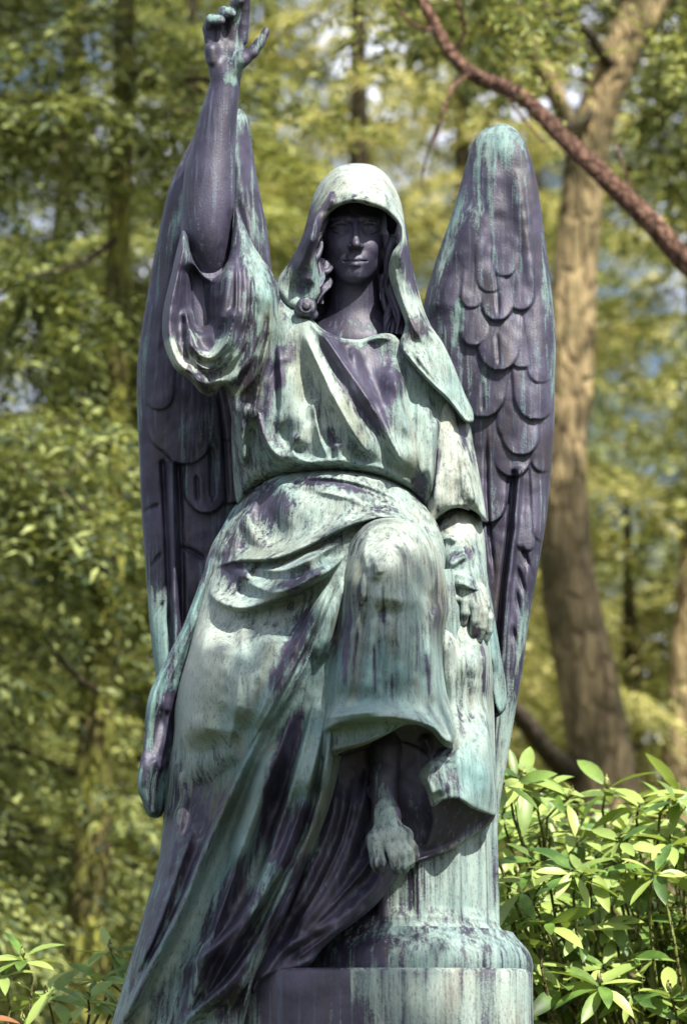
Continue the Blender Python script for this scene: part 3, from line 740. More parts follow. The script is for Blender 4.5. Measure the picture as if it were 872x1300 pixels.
# ---- skirt over lap and far leg, sweeping down past the plinth
S(piece('robe', [(322,618),(345,603),(380,594),(430,592),(480,600),(520,620),(542,645),(556,668),(565,700),(560,740),(520,800),(470,860),(450,900),(436,960),(420,1020),(402,1080),(380,1130),(356,1180),(338,1222),(324,1250),
    (312,1290),(306,1330),(296,1400),(120,1400),(132,1340),(142,1300),(158,1245),(174,1190),(190,1135),(200,1100),(206,1060),(209,1020),(212,985),(216,960),(221,930),(222,900),(228,868),(240,825),(248,785),(256,745),(262,712),(272,686),(294,652),(308,632)],
    [(345,610,70),(430,600,98),(530,630,84),(300,640,40),(262,720,50),(420,640,110),(470,660,150),(440,720,190),(330,760,140),(250,800,84),(290,860,160),(230,900,80),(340,900,186),(400,850,190),(500,760,180),
     (440,950,170),(300,1000,150),(215,1000,66),(380,1050,160),(250,1150,150),(195,1140,100),(330,1150,170),(345,1210,170),(200,1290,150),(290,1300,200),(145,1300,110),(140,1400,110),(290,1400,200)],
    BRONZE, None, er=26, ed=40, T=190, pat=.80, hue=.5, rough=2.5, step=1.7, soft=[(430,1020,40,8,8),(370,1160,40,8,10),(320,1270,40,8,10),(470,620,60,14,20),(300,1400,60,8,8),(540,660,30,8,10)],
    folds=[
        # belt and hip
        (8,10,'rB',[(350,606),(400,600),(460,604),(515,622),(545,655)]),(5,-9,'g',[(362,612),(400,606),(450,612),(500,632),(528,655)]),(6,7,'r',[(372,618),(420,618),(470,632),(512,655)]),(5,-8,'g',[(395,622),(440,632),(480,650)]),
        (9,10,'r',[(330,615),(316,650),(322,680),(348,700)]),(8,-12,'g',[(312,640),(300,680),(296,712)]),(8,9,'r',[(300,645),(282,690),(280,715)]),(30,18,'r',[(340,650),(400,640),(460,645)]),
        # rolls across the lap
        (10,26,'s',[(548,690),(520,664),(485,656),(440,668),(395,690),(350,708),(300,712),(268,722)]),(7,-24,'g',[(440,684),(400,706),(360,724),(315,722)]),
        (12,22,'r',[(420,700),(380,722),(345,742),(310,728),(290,716)]),(9,-22,'g',[(425,712),(390,736),(350,752),(310,738),(300,730)]),
        (12,26,'S',[(262,742),(275,762),(305,772),(345,762),(385,745),(420,722),(445,696)]),(20,-16,'r',[(300,738),(330,740),(310,728)]),
        # long planes of the far thigh
        (34,34,'r',[(278,790),(264,850),(252,920),(250,960)]),(11,-12,'g',[(310,775),(305,850),(296,920),(286,965)]),(26,22,'r',[(350,790),(335,850),(310,930)]),(8,-14,'g',[(425,730),(385,800),(345,880),(318,930)]),
        (8,14,'s',[(418,740),(400,790),(372,850),(335,915),(300,975)]),(7,-16,'g',[(428,745),(405,805),(378,862),(340,925)]),(8,12,'r',[(438,730),(418,800),(400,850)]),
        # the step where the thigh turns under
        (22,6,'r',[(330,925),(290,955),(250,970),(214,968)]),(14,-7,'r',[(310,965),(275,995),(240,1000)]),(7,9,'r',[(212,958),(226,985),(240,1030)]),
        # great diagonals below
        (11,40,'SB',[(357,868),(334,924),(300,990),(262,1075),(226,1160),(172,1265),(146,1310),(125,1390)]),(12,-30,'g',[(380,880),(352,960),(318,1050),(290,1130),(260,1220),(235,1310)]),
        (10,26,'r',[(350,935),(330,1000),(310,1060),(296,1110)]),(12,30,'S',[(405,868),(378,973),(350,1060),(326,1130),(286,1190),(220,1240)]),(12,-34,'g',[(415,900),(395,985),(366,1070),(338,1130),(296,1200),(250,1290)]),
        (12,36,'S',[(426,860),(412,985),(394,1055),(362,1122),(330,1190),(292,1246),(244,1290),(215,1330)]),(9,-22,'g',[(405,1060),(372,1130),(345,1190),(310,1248),(280,1300)]),
        (8,22,'SB',[(432,960),(415,1030),(392,1090),(362,1150),(338,1205),(322,1240),(308,1290),(298,1380)]),(12,20,'r',[(210,1060),(195,1130),(172,1200),(150,1270),(135,1340)]),(9,-22,'g',[(250,1040),(225,1110),(200,1180),(170,1245)]),
        (9,14,'r',[(232,1010),(222,1060),(206,1120)]),(10,16,'r',[(420,880),(398,960),(380,1020)]),(7,-14,'g',[(432,870),(418,950),(405,1010)]),(10,16,'r',[(270,1180),(240,1260),(225,1340)]),(10,14,'r',[(400,1000),(370,1080),(340,1130)])],
    marks=[('p',250,870,60,100,0,.45),('h',260,870,60,110,0,-.25),('p',345,640,34,26,0,-.75),('p',290,700,20,40,20,-.35),('p',470,640,50,20,20,-.25),('p',410,635,50,22,0,.3),('p',6,-.7,[(372,612),(420,612),(470,628)]),('p',300,728,16,12,0,-.9),('p',10,-.5,[(420,712),(380,735),(350,750)]),
        ('p',10,-.6,[(400,760),(370,820),(340,880)]),('p',260,1010,60,50,0,-.35),('p',225,1100,34,80,20,-.55),('p',200,1200,22,80,22,-.3),('p',300,1130,26,70,24,-.6),('p',290,1200,34,60,20,-.5),('p',225,1270,40,50,0,-.35),
        ('p',12,.85,[(345,925),(318,1000),(278,1090),(232,1190),(168,1290)]),('p',9,.8,[(330,1000),(318,1050),(300,1095)]),('p',8,.7,[(345,1010),(330,1080),(312,1140)]),('p',340,950,14,40,20,.3),
        ('p',14,-1.0,[(385,880),(362,960),(340,1040),(330,1100)]),('p',12,.6,[(410,860),(392,950),(375,1020)]),('p',14,-.9,[(395,1010),(375,1060),(350,1110)]),('p',12,-.7,[(400,1070),(360,1150),(330,1210)]),
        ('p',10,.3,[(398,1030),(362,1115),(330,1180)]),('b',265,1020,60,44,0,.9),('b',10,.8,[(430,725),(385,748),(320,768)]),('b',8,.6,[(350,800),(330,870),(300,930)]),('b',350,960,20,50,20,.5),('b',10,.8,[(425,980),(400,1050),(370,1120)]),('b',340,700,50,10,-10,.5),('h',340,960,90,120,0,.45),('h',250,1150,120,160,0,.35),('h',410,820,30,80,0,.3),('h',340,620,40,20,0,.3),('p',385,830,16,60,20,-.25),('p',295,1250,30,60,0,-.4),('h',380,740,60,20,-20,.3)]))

# ---- cloth over the near knee
knee = S(piece('robe_over_knee', [(438,708),(444,688),(460,668),(484,658),(512,659),(536,672),(553,696),(563,725),(569,750),(570,775),(563,800),(562,840),(567,880),(574,910),(577,935),(572,950),(560,944),(546,928),(528,920),(510,922),
    (492,932),(465,945),(440,953),(420,961),(408,964),(404,940),(408,910),(412,880),(418,830),(424,780),(430,740)],
    [(445,700,205),(485,665,225),(530,680,215),(490,720,262),(565,760,160),(425,800,200),(500,800,262),(565,850,180),(405,950,215),(490,930,258),(530,915,240),(574,935,190),(460,850,250)],
    BRONZE, None, er=26, ed=40, T=90, pat=.84, hue=.62, rough=2, soft=[(470,945,50,6,6),(530,918,36,5,5),(574,940,26,6,7),(408,960,20,8,10)],
    folds=[(30,16,'r',[(488,680),(494,730),(490,780)]),(10,13,'r',[(452,700),(440,780),(430,860),(420,905)]),(7,-14,'g',[(466,700),(455,780),(446,860),(438,905)]),(9,9,'r',[(480,740),(470,820),(462,900)]),(7,-9,'g',[(494,760),(486,830),(478,905)]),
        (10,9,'r',[(512,740),(510,820),(506,890)]),(7,-9,'g',[(526,740),(530,820),(530,900)]),(11,9,'r',[(540,740),(548,820),(552,900)]),(7,-18,'g',[(556,760),(553,810),(560,870)]),(7,10,'r',[(566,750),(568,780),(560,810)]),
        (9,-9,'g',[(470,672),(462,700),(470,730)]),(12,24,'SF',[(404,928),(440,915),(480,910),(512,912),(540,920),(566,940)]),(7,-20,'gA',[(412,912),(450,906),(490,902)]),(6,8,'r',[(410,955),(450,948),(490,932)]),(6,-7,'g',[(548,700),(552,730),(545,760)]),(6,7,'r',[(470,700),(476,716),(472,740)]),(4,-6,'g',[(478,712),(482,730)])],
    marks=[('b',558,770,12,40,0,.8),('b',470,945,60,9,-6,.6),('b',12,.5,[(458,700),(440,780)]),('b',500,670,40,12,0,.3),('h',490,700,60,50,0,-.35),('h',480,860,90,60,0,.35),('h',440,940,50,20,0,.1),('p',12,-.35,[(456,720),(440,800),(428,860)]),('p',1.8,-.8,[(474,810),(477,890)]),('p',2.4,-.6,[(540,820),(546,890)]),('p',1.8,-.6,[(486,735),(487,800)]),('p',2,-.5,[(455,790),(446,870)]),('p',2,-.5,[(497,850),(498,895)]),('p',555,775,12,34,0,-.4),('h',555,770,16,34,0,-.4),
        ('p',490,900,60,20,0,.3),('p',515,925,26,8,0,-.3),('p',3,-.7,[(440,800),(436,880)])]))
# inner side of the knee hem
sub(piece('hem_lining', [(500,915),(520,908),(548,915),(570,935),(574,952),(556,966),(541,985),(526,990),(516,970),(508,950),(480,948),(440,958),(412,962),(425,940),(470,925)],
    [(510,930,176),(570,945,176),(530,985,150),(430,955,170)], BRONZE, None, er=8, ed=8, T=46, pat=.12, hue=.7,
    folds=[(7,10,'r',[(570,950),(548,972),(530,988)]),(7,-10,'g',[(535,930),(545,955),(530,975)])], marks=[('p',5,.6,[(572,952),(545,975),(530,990)])]), knee)

# ---- cloth hanging over the column beside the knee
S(piece('robe_over_column', [(556,742),(578,742),(600,755),(616,782),(623,820),(626,870),(626,930),(628,990),(629,1034),(615,1032),(598,1026),(580,1014),(562,1016),(548,1024),(541,1004),(530,985),(540,960),(556,940),(560,900),(554,850),(552,800)],
    [(560,745,80),(610,780,78),(625,900,66),(560,900,120),(585,850,116),(628,1030,120),(590,1015,186),(545,1020,196),(535,985,188),(600,930,126)],
    BRONZE, None, er=12, ed=18, T=80, pat=.78, hue=.55, rough=2, soft=[(580,1018,40,4,4),(628,1034,16,4,4)],
    folds=[(8,9,'r',[(575,770),(572,850),(582,940),(578,1010)]),(6,-10,'g',[(590,800),(588,880),(596,960),(600,1010)]),(9,10,'r',[(604,800),(604,880),(612,960),(618,1025)]),(6,-9,'g',[(614,800),(616,880),(620,980)]),(8,-12,'g',[(556,960),(556,990),(562,1012)]),
        (8,11,'r',[(548,960),(545,990),(550,1018)]),(6,-6,'g',[(566,780),(564,850),(570,930)])],
    marks=[('p',4,-.4,[(578,850),(588,950)]),('p',3,-.6,[(612,800),(616,900)]),('p',2.5,-.5,[(594,830),(597,930)]),('p',590,930,20,60,0,.2),('h',600,990,40,50,0,.4),('h',575,800,20,50,0,-.3),('p',570,960,10,60,0,-.25)]))
S(piece('robe_underside', [(500,940),(545,960),(556,1000),(580,1008),(604,1018),(628,1032),(620,1048),(600,1062),(576,1078),(552,1088),(530,1096),(515,1090),(500,1060),(494,1000)],
    [(520,960,172),(545,1010,178),(590,1010,166),(628,1032,118),(530,1094,138),(560,1081,134),(600,1062,115),(622,1044,100),(500,1050,146)], BRONZE, None, er=6, ed=5, T=40, pat=.1, hue=.45,  # low patina also puts the cavity's shade into the colour
    folds=[(7,9,'rF',[(628,1036),(604,1062),(570,1082),(530,1096)]),(8,-9,'g',[(540,1000),(550,1040),(540,1080)])], marks=[('p',6,.6,[(620,1046),(590,1068),(550,1088)])]))

# ---- deep cloth behind the hanging foot
S(piece('inner_robe', [(404,940),(470,930),(530,950),(540,1000),(540,1050),(522,1085),(500,1120),(478,1148),(450,1172),(430,1186),(408,1206),(392,1226),(340,1243),(322,1262),(318,1250),(330,1220),(350,1180),(372,1130),(388,1080),(398,1020)],
    [(420,960,150),(530,1000,143),(500,1100,152),(450,1160,168),(400,1200,182),(340,1235,196),(380,1120,160),(440,1050,140)], BRONZE, None, er=10, ed=14, T=100, pat=.06, hue=.7, rough=3,
    folds=[(10,16,'r',[(470,960),(456,1040),(430,1110),(390,1170),(345,1225)]),(8,-18,'g',[(452,980),(436,1060),(404,1130),(366,1190)]),(10,14,'r',[(430,980),(418,1050),(392,1110),(362,1170)]),(10,14,'r',[(505,1060),(480,1120),(440,1160),(400,1190)]),
        (9,-16,'g',[(490,1020),(470,1090),(430,1140),(385,1190)]),(7,10,'rB',[(430,1160),(390,1190),(360,1206),(335,1240)]),(6,-10,'g',[(440,1172),(400,1200),(370,1222)]),(6,8,'rF',[(540,1050),(505,1118),(455,1172),(395,1224),(345,1242)])],
    marks=[('p',395,1090,16,30,20,.35),('p',5,.3,[(520,1085),(470,1150)])]))

# ---- the hanging foot
def f_foot(G):
    d = chain(G, [(492,900,150,24),(491,950,160,21),(488,985,166,17.5),(487,1006,170,16)], 8)
    d = smin(d, ell(G, (488,1016,154), (15,16,22)), 8)
    d = smin(d, chain(G, [(487,1008,172,15.5),(490,1035,184,17),(494,1062,196,17)], 8), 8)
    d = smin(d, rcone(G, (480,1066,200), (512,1062,192), 15, 13), 10)
    d = smin(d, rcone(G, (470,1004,162), (470,1006,162), 5.5, 5.5), 6)
    d = smin(d, rcone(G, (502,1004,160), (502,1006,160), 5.5, 5.5), 6)
    for ch in ([(476,1066,203,12),(478,1084,210,9.6),(480,1095,212,10.4),(481,1101,208,8.6)], [(493,1068,205,8.4),(500,1086,214,7.4),(503,1099,212,7.2),(504,1105,206,6)], [(502,1068,203,7.8),(510,1086,211,6.8),(513,1098,209,6.6),(514,1103,203,5.6)],
               [(509,1066,200,7.4),(518,1083,206,6.3),(521,1093,203,6),(521,1098,198,5)], [(514,1062,195,7),(525,1076,200,5.8),(527,1086,197,5.4),(527,1090,192,4.6)]):
        d = smin(d, chain(G, ch, 1.4), 1.3)
    for q in ((480,1097,220.5,5.2,5.5),(503,1102,218.5,3.6,3.8),(513,1101,214.8,3.2,3.6),(521,1096,208.4,2.8,3)):      # nails
        d = smin(d, ell(G, (q[0], q[1], q[2] - 1.2), (q[3], q[4], 1.6)), .6)
    return d
S(blob('foot', ((460,540),(900,1114),(112,226)), f_foot, BRONZE, None, .95, pat=.15, hue=.6,
    marks=[('p',495,1070,36,40,0,.85),('p',490,1022,12,16,0,.5),('p',486,1000,6,10,0,.4),('h',500,1080,30,30,0,-.15),('p',12,-.4,[(505,1010),(515,1040)])]))

# ---- column she sits on: fluted shaft, base roll; all cast in bronze
def lathe(name, cx, cy0, prof, mat, seg=160, flute=None, power=2.0, attr=(.6,.5,[]), dep=0.0):
    """prof: (radius_px, py at the front silhouette height) ; real round form about a vertical axis"""
    axis = P(cx, cy0, dep)
    vs = []; px = []; py = []
    for r, h in prof:
        for j in range(seg):
            a = 2 * pi * j / seg
            rr = r
            if flute: rr = r - flute(a, h)
            c, s = cos(a), sin(a)
            if power != 2.0:
                k = (abs(c) ** power + abs(s) ** power) ** (-1 / power); c *= k; s *= k
            vs.append((axis[0] + rr * c * PXM, axis[1] + rr * s * PXM, axis[2] - h * PXM)); px.append(cx + rr * c); py.append(cy0 + h)
    n = len(prof); fs = []
    for i in range(n - 1):
        for j in range(seg):
            a = i * seg + j; b = i * seg + (j + 1) % seg
            fs.append((a, b, b + seg, a + seg))
    fs.append(tuple(range(seg))); fs.append(tuple(range((n - 1) * seg, n * seg)))
    o = mesh_obj(name, vs, [list(f) for f in fs], mat, None, True)
    ca = o.data.color_attributes.new('patina', 'FLOAT_COLOR', 'POINT')
    at = paint(np.array(px), np.array(py), *attr); buf = np.ones((len(vs), 4), np.float32); buf[:, :3] = at
    ca.data.foreach_set('color', buf.ravel())
    bm = bmesh.new(); bm.from_mesh(o.data); bmesh.ops.recalc_face_normals(bm, faces=bm.faces); bm.to_mesh(o.data); bm.free()
    return o
def flute(a, h):
    k = (a * 14 / (2 * pi) + .3) % 1.0
    e = min(k, 1 - k) * 2
    depth = 9 * math.sqrt(max(0, 1 - (1 - min(1, max(0, (e - .18) / .82))) ** 2)) if e > .18 else 0
    return depth * min(1, max(0, (168 - h) / 14.0)) ** .6
YC = -.06
S(lathe('column', 520, 1000, [(100,-260),(104,-200)] + [(106 + .014 * (h + 100), h) for h in range(-180, 132, 6)] + [(109.5,h) for h in range(132,174,2)] + [(112,176),(117,182),(119,186),(119,192)], BRONZE, 256, flute, attr=(.7,.62,[('p',455,1150,40,30,0,-.5),('p',600,1120,14,60,0,.3)]), dep=YC))
S(lathe('column_base', 528, 1000, [(118,180),(124,188),(128,192),(132,196),(137,203),(140.5,211),(142,220),(141.5,229),(139,237),(135,243),(134,250)], BRONZE, 128, None, attr=(.62,.72,[('p',450,1215,50,30,0,-.4),('p',560,1215,60,18,0,.2),('h',640,1230,30,30,0,.2)]), dep=YC))
plinth = lathe('plinth', 488, 1000, [(169,232),(172,234),(174,238),(174,262),(174,330),(174,480),(174,700),(174,1250)], BRONZE, 192, None, 7.0, attr=(.55,.45,[('p',380,1275,60,60,0,-.75),('p',520,1275,60,40,0,.35),('p',600,1275,60,60,0,.2),('p',330,1260,16,24,0,.4),('p',600,1300,5,60,0,-.4)]), dep=YC)
tag(plinth, 'pale green and violet streaked bronze block with rounded corners under the angel and its column', 'plinth')
# ================= the place around it =================
def at_px(px, py, y):
    p = P(px, py, y); return Vector(p.tolist())


def tube_mesh(paths, k=10, wob=.06, seed=0):
    """paths: list of lists of (x,y,z,r) -> verts, quads; bark-like irregular section"""
    rng = np.random.RandomState(seed); vs = []; fs = []; off = 0
    for path in paths:
        q = spline(np.array([(p[0], p[1], p[2], p[3]) for p in path]) * [1, 1, 1, 1], step=1e9) if False else np.array(path, float)
        # resample
        out = []
        n = len(q)
        for i in range(n - 1):
            p0 = q[max(i-1, 0)]; p1 = q[i]; p2 = q[i+1]; p3 = q[min(i+2, n-1)]
            m = max(2, int(np.linalg.norm((p2-p1)[:3]) / max(.05, p1[3] * .8)))
            m = min(m, 14)
            for t in np.linspace(0, 1, m, endpoint=False):
                out.append(.5*((2*p1) + (-p0+p2)*t + (2*p0-5*p1+4*p2-p3)*t*t + (-p0+3*p1-3*p2+p3)*t**3))
        out.append(q[-1]); q = np.array(out)
        d = np.gradient(q[:, :3], axis=0); d /= np.linalg.norm(d, axis=1)[:, None] + 1e-9
        ref = np.array([.31, .9, .13]) if abs(d[0][1]) < .8 else np.array([1., 0, .1])
        a = np.cross(d, ref); a /= np.linalg.norm(a, axis=1)[:, None] + 1e-9; b = np.cross(d, a)
        ph = rng.rand(3) * 6
        for i in range(len(q)):
            for j in range(k):
                an = 2 * pi * j / k
                rr = q[i, 3] * (1 + wob * sin(3 * an + ph[0] + i * .3) + wob * .7 * sin(5 * an + ph[1] - i * .2) + wob * .8 * sin(i * .9 + ph[2] + an))
                vs.append(q[i, :3] + rr * (cos(an) * a[i] + sin(an) * b[i]))
        L = len(q)
        for i in range(L - 1):
            for j in range(k):
                u = off + i * k + j; v = off + i * k + (j + 1) % k
                fs.append((u, v, v + k, u + k))
        off += L * k
    return np.array(vs), np.array(fs)


def px_path(pts, y):
    """(px, py, width_px[, dy]) -> world tube path"""
    out = []
    for p in pts:
        yy = y + (p[3] if len(p) > 3 else 0)
        w = P(p[0], p[1], yy); s = (yy + 7) / cos(PITCH) / F
        out.append((*w, p[2] * .5 * s))
    return out


def cards(pos, dr, nr, ln, wd, bend=.15):
    """leaf-sized folded quads: two faces per needle tuft"""
    n = len(pos)
    side = np.cross(dr, nr); side /= np.linalg.norm(side, axis=1)[:, None] + 1e-9
    up = np.cross(side, dr)
    ln = ln[:, None]; wd = wd[:, None]
    a = pos; m1 = pos + dr * ln * .55 + side * wd * .5 + up * ln * bend; m2 = pos + dr * ln * .55 - side * wd * .5 + up * ln * bend
    e = pos + dr * ln
    v = np.stack([a, m1, e, m2], 1).reshape(-1, 3)
    f = np.arange(4 * n).reshape(n, 4)
    return v, f


def norm(v): return v / (np.linalg.norm(v, axis=-1, keepdims=True) + 1e-9)


def conifer_crown(seed, z0, z1, rmax, nb, tuft=.075, dens=1.0, droop=.35, sparse=0.0):
    """drooping boughs with side twigs, each twig clothed in needle tufts; uneven, with gaps"""
    rng = np.random.RandomState(seed)
    V_, F_, off = [], [], 0; limbs = []
    for b in range(nb):
        t = (b + rng.rand()) / nb
        z = z0 + (z1 - z0) * t
        R = rmax * (1 - t) ** .7 * rng.uniform(.6, 1.15) + .25
        a = rng.rand() * 2 * pi
        d = np.array([cos(a), sin(a), 0]); sd_ = np.array([-sin(a), cos(a), 0])
        if rng.rand() < sparse: R *= .5
        rise = rng.uniform(-.1, .25)
        m = max(6, int(R / .10)); s = np.linspace(.12, 1, m)
        sway = rng.uniform(-.25, .25)
        path = np.stack([d * R * u + sd_ * R * sway * u * u + np.array([0, 0, z + R * (rise * u - droop * u * u + .10 * u ** 4)]) for u in s])
        limbs.append([(*(p), .005 + .014 * R / 2.5 * (1 - u)) for p, u in zip(path[::max(1, m // 5)], s[::max(1, m // 5)])])
        for i in range(m):
            u = s[i]
            tl = R * (.34 * (1 - u * .75)) * rng.uniform(.6, 1.2) + .08
            for sg in (-1, 1):
                if rng.rand() < .1: continue
                k = max(3, int(tl / .055 * dens))
                w = np.linspace(.06, 1, k)
                tip = d * .55 + sd_ * sg * .85 + np.array([0, 0, -.18 - rng.rand() * .45])
                tw = path[i] + np.outer(w * tl, tip) + np.outer(w * w * tl, [0, 0, -.25])
                for side in (-1, 1):
                    p = tw + rng.normal(0, .012, (k, 3))
                    dr = norm(tip * .7 + np.cross(tip, [0, 0, 1]) * side * .8 + rng.normal(0, .3, (k, 3)) + np.array([0, 0, -.15]))
                    nr = norm(np.array([0, 0, 1.]) + rng.normal(0, .45, (k, 3)))
                    v, f = cards(p, dr, nr, tuft * rng.uniform(.6, 1.3, k), tuft * .19 * rng.uniform(.7, 1.3, k))
                    V_.append(v); F_.append(f + off); off += len(v)
    return np.concatenate(V_), np.concatenate(F_), limbs


def ground():
    n = 60; g = np.linspace(-1, 1, n); g = np.sign(g) * np.abs(g) ** 2.2 * 400
    X, Y = np.meshgrid(g, g); Z = .05 * np.sin(X * .4) * np.cos(Y * .3) * (np.hypot(X, Y) > 3)
    v = np.stack([X, Y, Z], -1).reshape(-1, 3)
    i = np.arange(n * n).reshape(n, n)
    f = np.stack([i[:-1, :-1], i[:-1, 1:], i[1:, 1:], i[1:, :-1]], -1).reshape(-1, 4)
    t = NT('forest_floor', .95)
    a = t.noise(t.coord('Object'), .8, 6, .6); b = t.noise(t.coord('Object'), 14, 5, .6)
    t.l.new(t.mix(t.ss(b, .35, .65), t.mix(a, (.05, .075, .02), (.10, .08, .045)), (.035, .04, .015)), t.b.inputs['Base Color'])
    t.l.new(t.bump(b, 1, .05), t.b.inputs['Normal'])
    tag(mesh_obj('ground', v, f, t.m), 'mossy brown forest floor under the trees', 'ground', kind='structure')
ground()

BARK_TAN = mat_bark('tan_bark', (.24, .18, .10), (.46, .355, .19), (.12, .10, .05), (11, 11, 2.6))
BARK_DARK = mat_bark('dark_bark', (.05, .038, .028), (.12, .09, .065), (.07, .065, .035))
BARK_RED = mat_bark('red_bark', (.085, .05, .038), (.30, .17, .125), (.15, .085, .06), (22, 22, 9))
BARK_MOSS = mat_bark('mossy_bark', (.08, .06, .03), (.17, .14, .06), (.10, .10, .03), moss=(.27, .28, .06))
NEEDLE_SHADED = mat_leaf('shaded_needles', [(.015, .03, .015), (.05, .078, .034), (.32, .36, .13)], 1.2, .22)  # needle colour darkened to carry the deep shade of these trees
NEEDLE_MID = mat_leaf('green_needles', [(.035, .06, .022), (.14, .19, .06), (.52, .54, .20)], 1.6, .28)
NEEDLE_SUNLIT = mat_leaf('sunlit_needles', [(.09, .115, .03), (.38, .38, .11), (.80, .72, .34)], 1.4, .36)  # needle colour brightened to carry the sunlight on these boughs

CROWNS = {}
def crown_mesh(key):
    if key not in CROWNS:
        seed, z0, z1, rm, nb, tf, dn, dp, spn, mt = {
            'dark': (1, .6, 14, 3.0, 160, .13, 1.3, .45, .2, NEEDLE_SHADED),
            'mid': (2, .8, 13, 3.1, 110, .12, 1.5, .5, .25, NEEDLE_MID),
            'gold': (3, 1.5, 14, 3.2, 104, .12, 1.5, .6, .3, NEEDLE_SUNLIT),
            'low': (4, .2, 6.0, 2.6, 110, .10, 1.4, .3, .2, NEEDLE_MID)}[key]
        v, f, l = conifer_crown(seed, z0, z1, rm, nb, tf, dn, dp, spn)
        me = mesh_obj('crown', v, f, mt, None, False)
        me_l = me.data; bpy.data.objects.remove(me)
        lv, lf = tube_mesh([x for x in l if len(x) > 2], 4, 0)
        me = mesh_obj('boughs', lv, lf, BARK_DARK, None, True); me_b = me.data; bpy.data.objects.remove(me)
        CROWNS[key] = (me_l, me_b)
    return CROWNS[key]


def put_tree(name, key, px, y, h, rot, sc, label, trunk_r=.16, bark=BARK_DARK, group='conifers behind the statue'):
    x = P(px, 900, y)[0]
    t = empty(name, (x, y, 0), label, 'tree', group)
    t.rotation_euler.z = rot; t.scale = (sc, sc, sc)
    cm, bmh = crown_mesh(key)
    for nm, me in (('crown', cm), ('boughs', bmh)):
        o = bpy.data.objects.new(nm, me); link(o, t)
    v, f = tube_mesh([[(0, 0, -.1, trunk_r * 1.25), (.03, .02, 1, trunk_r), (-.04, .03, h * .4, trunk_r * .75), (.03, -.03, h * .75, trunk_r * .4), (0, 0, h, .02)]], 12)
    mesh_obj('trunk', v, f, bark, t)
    return t

TREES = [
    ('spruce_tree', 'dark', -200, 6.2, 14, .3, .9, 'dark green spruce nearest the left edge, its boughs in front of the rest'),
    ('spruce_tree', 'dark', 70, 12.0, 14, 1.7, 1.0, 'dark spruce behind the mossy trunk, left of the raised arm'),
    ('spruce_tree', 'mid', 235, 9.8, 13, 2.9, .8, 'green spruce directly behind the left wing'),
    ('spruce_tree', 'dark', 330, 16.0, 14, .9, 1.1, 'dark spruce behind the raised hand and the hood'),
    ('spruce_tree', 'gold', 455, 10.5, 14, 2.1, .85, 'yellow green sunlit spruce behind the hooded head'),
    ('spruce_tree', 'gold', 600, 13.5, 14, 4.0, .95, 'sunlit spruce between the head and the right wing'),
    ('spruce_tree', 'dark', 690, 20.0, 14, 5.0, 1.15, 'dark spruce seen behind the forked tan tree'),
    ('spruce_tree', 'gold', 900, 13.0, 14, 2.2, .95, 'light green spruce at the right edge behind the slender trunk'),
    ('spruce_tree', 'dark', -80, 18.0, 14, 5.5, 1.2, 'tall dark spruce farther back at the upper left corner'),
    ('young_spruce', 'low', -60, 8.6, 6, .5, .9, 'low green spruce at the left, its tier of boughs level with the wing tip'),
    ('young_spruce', 'low', 800, 11.5, 6, 1.9, 1.0, 'low green spruce between the forked tree and the slender trunk'),
    ('young_spruce', 'low', 650, 15.5, 6, 3.3, 1.2, 'low green spruce seen through the gap under the right wing'),
]
for nm, key, px, y, h, rot, sc, lab in TREES:
    put_tree(nm, key, px, y, h, rot, sc, lab)
for i, (px, y, key) in enumerate([(120, 33, 'mid'), (460, 36, 'gold'), (740, 34, 'mid'), (-120, 36, 'mid'), (300, 46, 'dark')]):
    t = put_tree('spruce_tree', key, px, y, 13, i * 1.3, 1.25, 'distant spruce far behind the others, only scraps of it showing', group='distant spruces of the wood')

# ---- forked tan tree
yt = 8.5
tt = empty('forked_tree', (P(775, 1100, yt)[0], yt, 0), 'thick tan barked tree forking above the red limb, right of the statue', 'tree')
def local(paths, o): 
    return [[(p[0] - o.location.x, p[1] - o.location.y, p[2] - o.location.z, p[3]) for p in q] for q in paths]
base = P(780, 1150, yt)
trunk = [[(base[0] + .1, yt, -.1, .34), (base[0] + .03, yt, 1.2, .25)] + px_path([(777,1120,92),(768,1000,84),(752,900,78),(735,800,73),(718,700,66),(713,600,62),(720,500,60),(727,400,58),(733,300,56),(742,220,56),(755,150,54),(775,90,52),(800,30,50),(812,-60,46),(820,-300,34),(815,-560,14)], yt)]
v, f = tube_mesh(local(trunk, tt), 24, .05, 5); mesh_obj('trunk', v, f, BARK_TAN, tt)
limbs_ = [px_path([(745,215,34),(722,165,28,-.1),(705,120,24,-.2),(680,70,20,-.3),(655,10,16,-.4),(640,-80,10,-.5)], yt),
          px_path([(780,90,20),(765,70,17,-.2),(745,40,15,-.3),(715,20,13,-.3),(680,5,11,-.4),(640,-20,8,-.4)], yt),
          px_path([(795,60,34),(830,10,28,.2),(860,-60,22,.3),(890,-160,12,.4)], yt),
          px_path([(757,140,14),(720,160,12,-.5),(700,150,10,-.6)], yt),
          px_path([(735,985,30),(705,965,27,-.3),(680,935,25,-.5),(655,905,23,-.8),(630,880,20,-1.0),(590,845,16,-1.3),(540,800,10,-1.6)], yt)]
for l in limbs_:
    v, f = tube_mesh(local([l], tt), 12, .05, 7); mesh_obj('limb', v, f, BARK_TAN if l is limbs_[0] or l is limbs_[2] else BARK_DARK, tt)
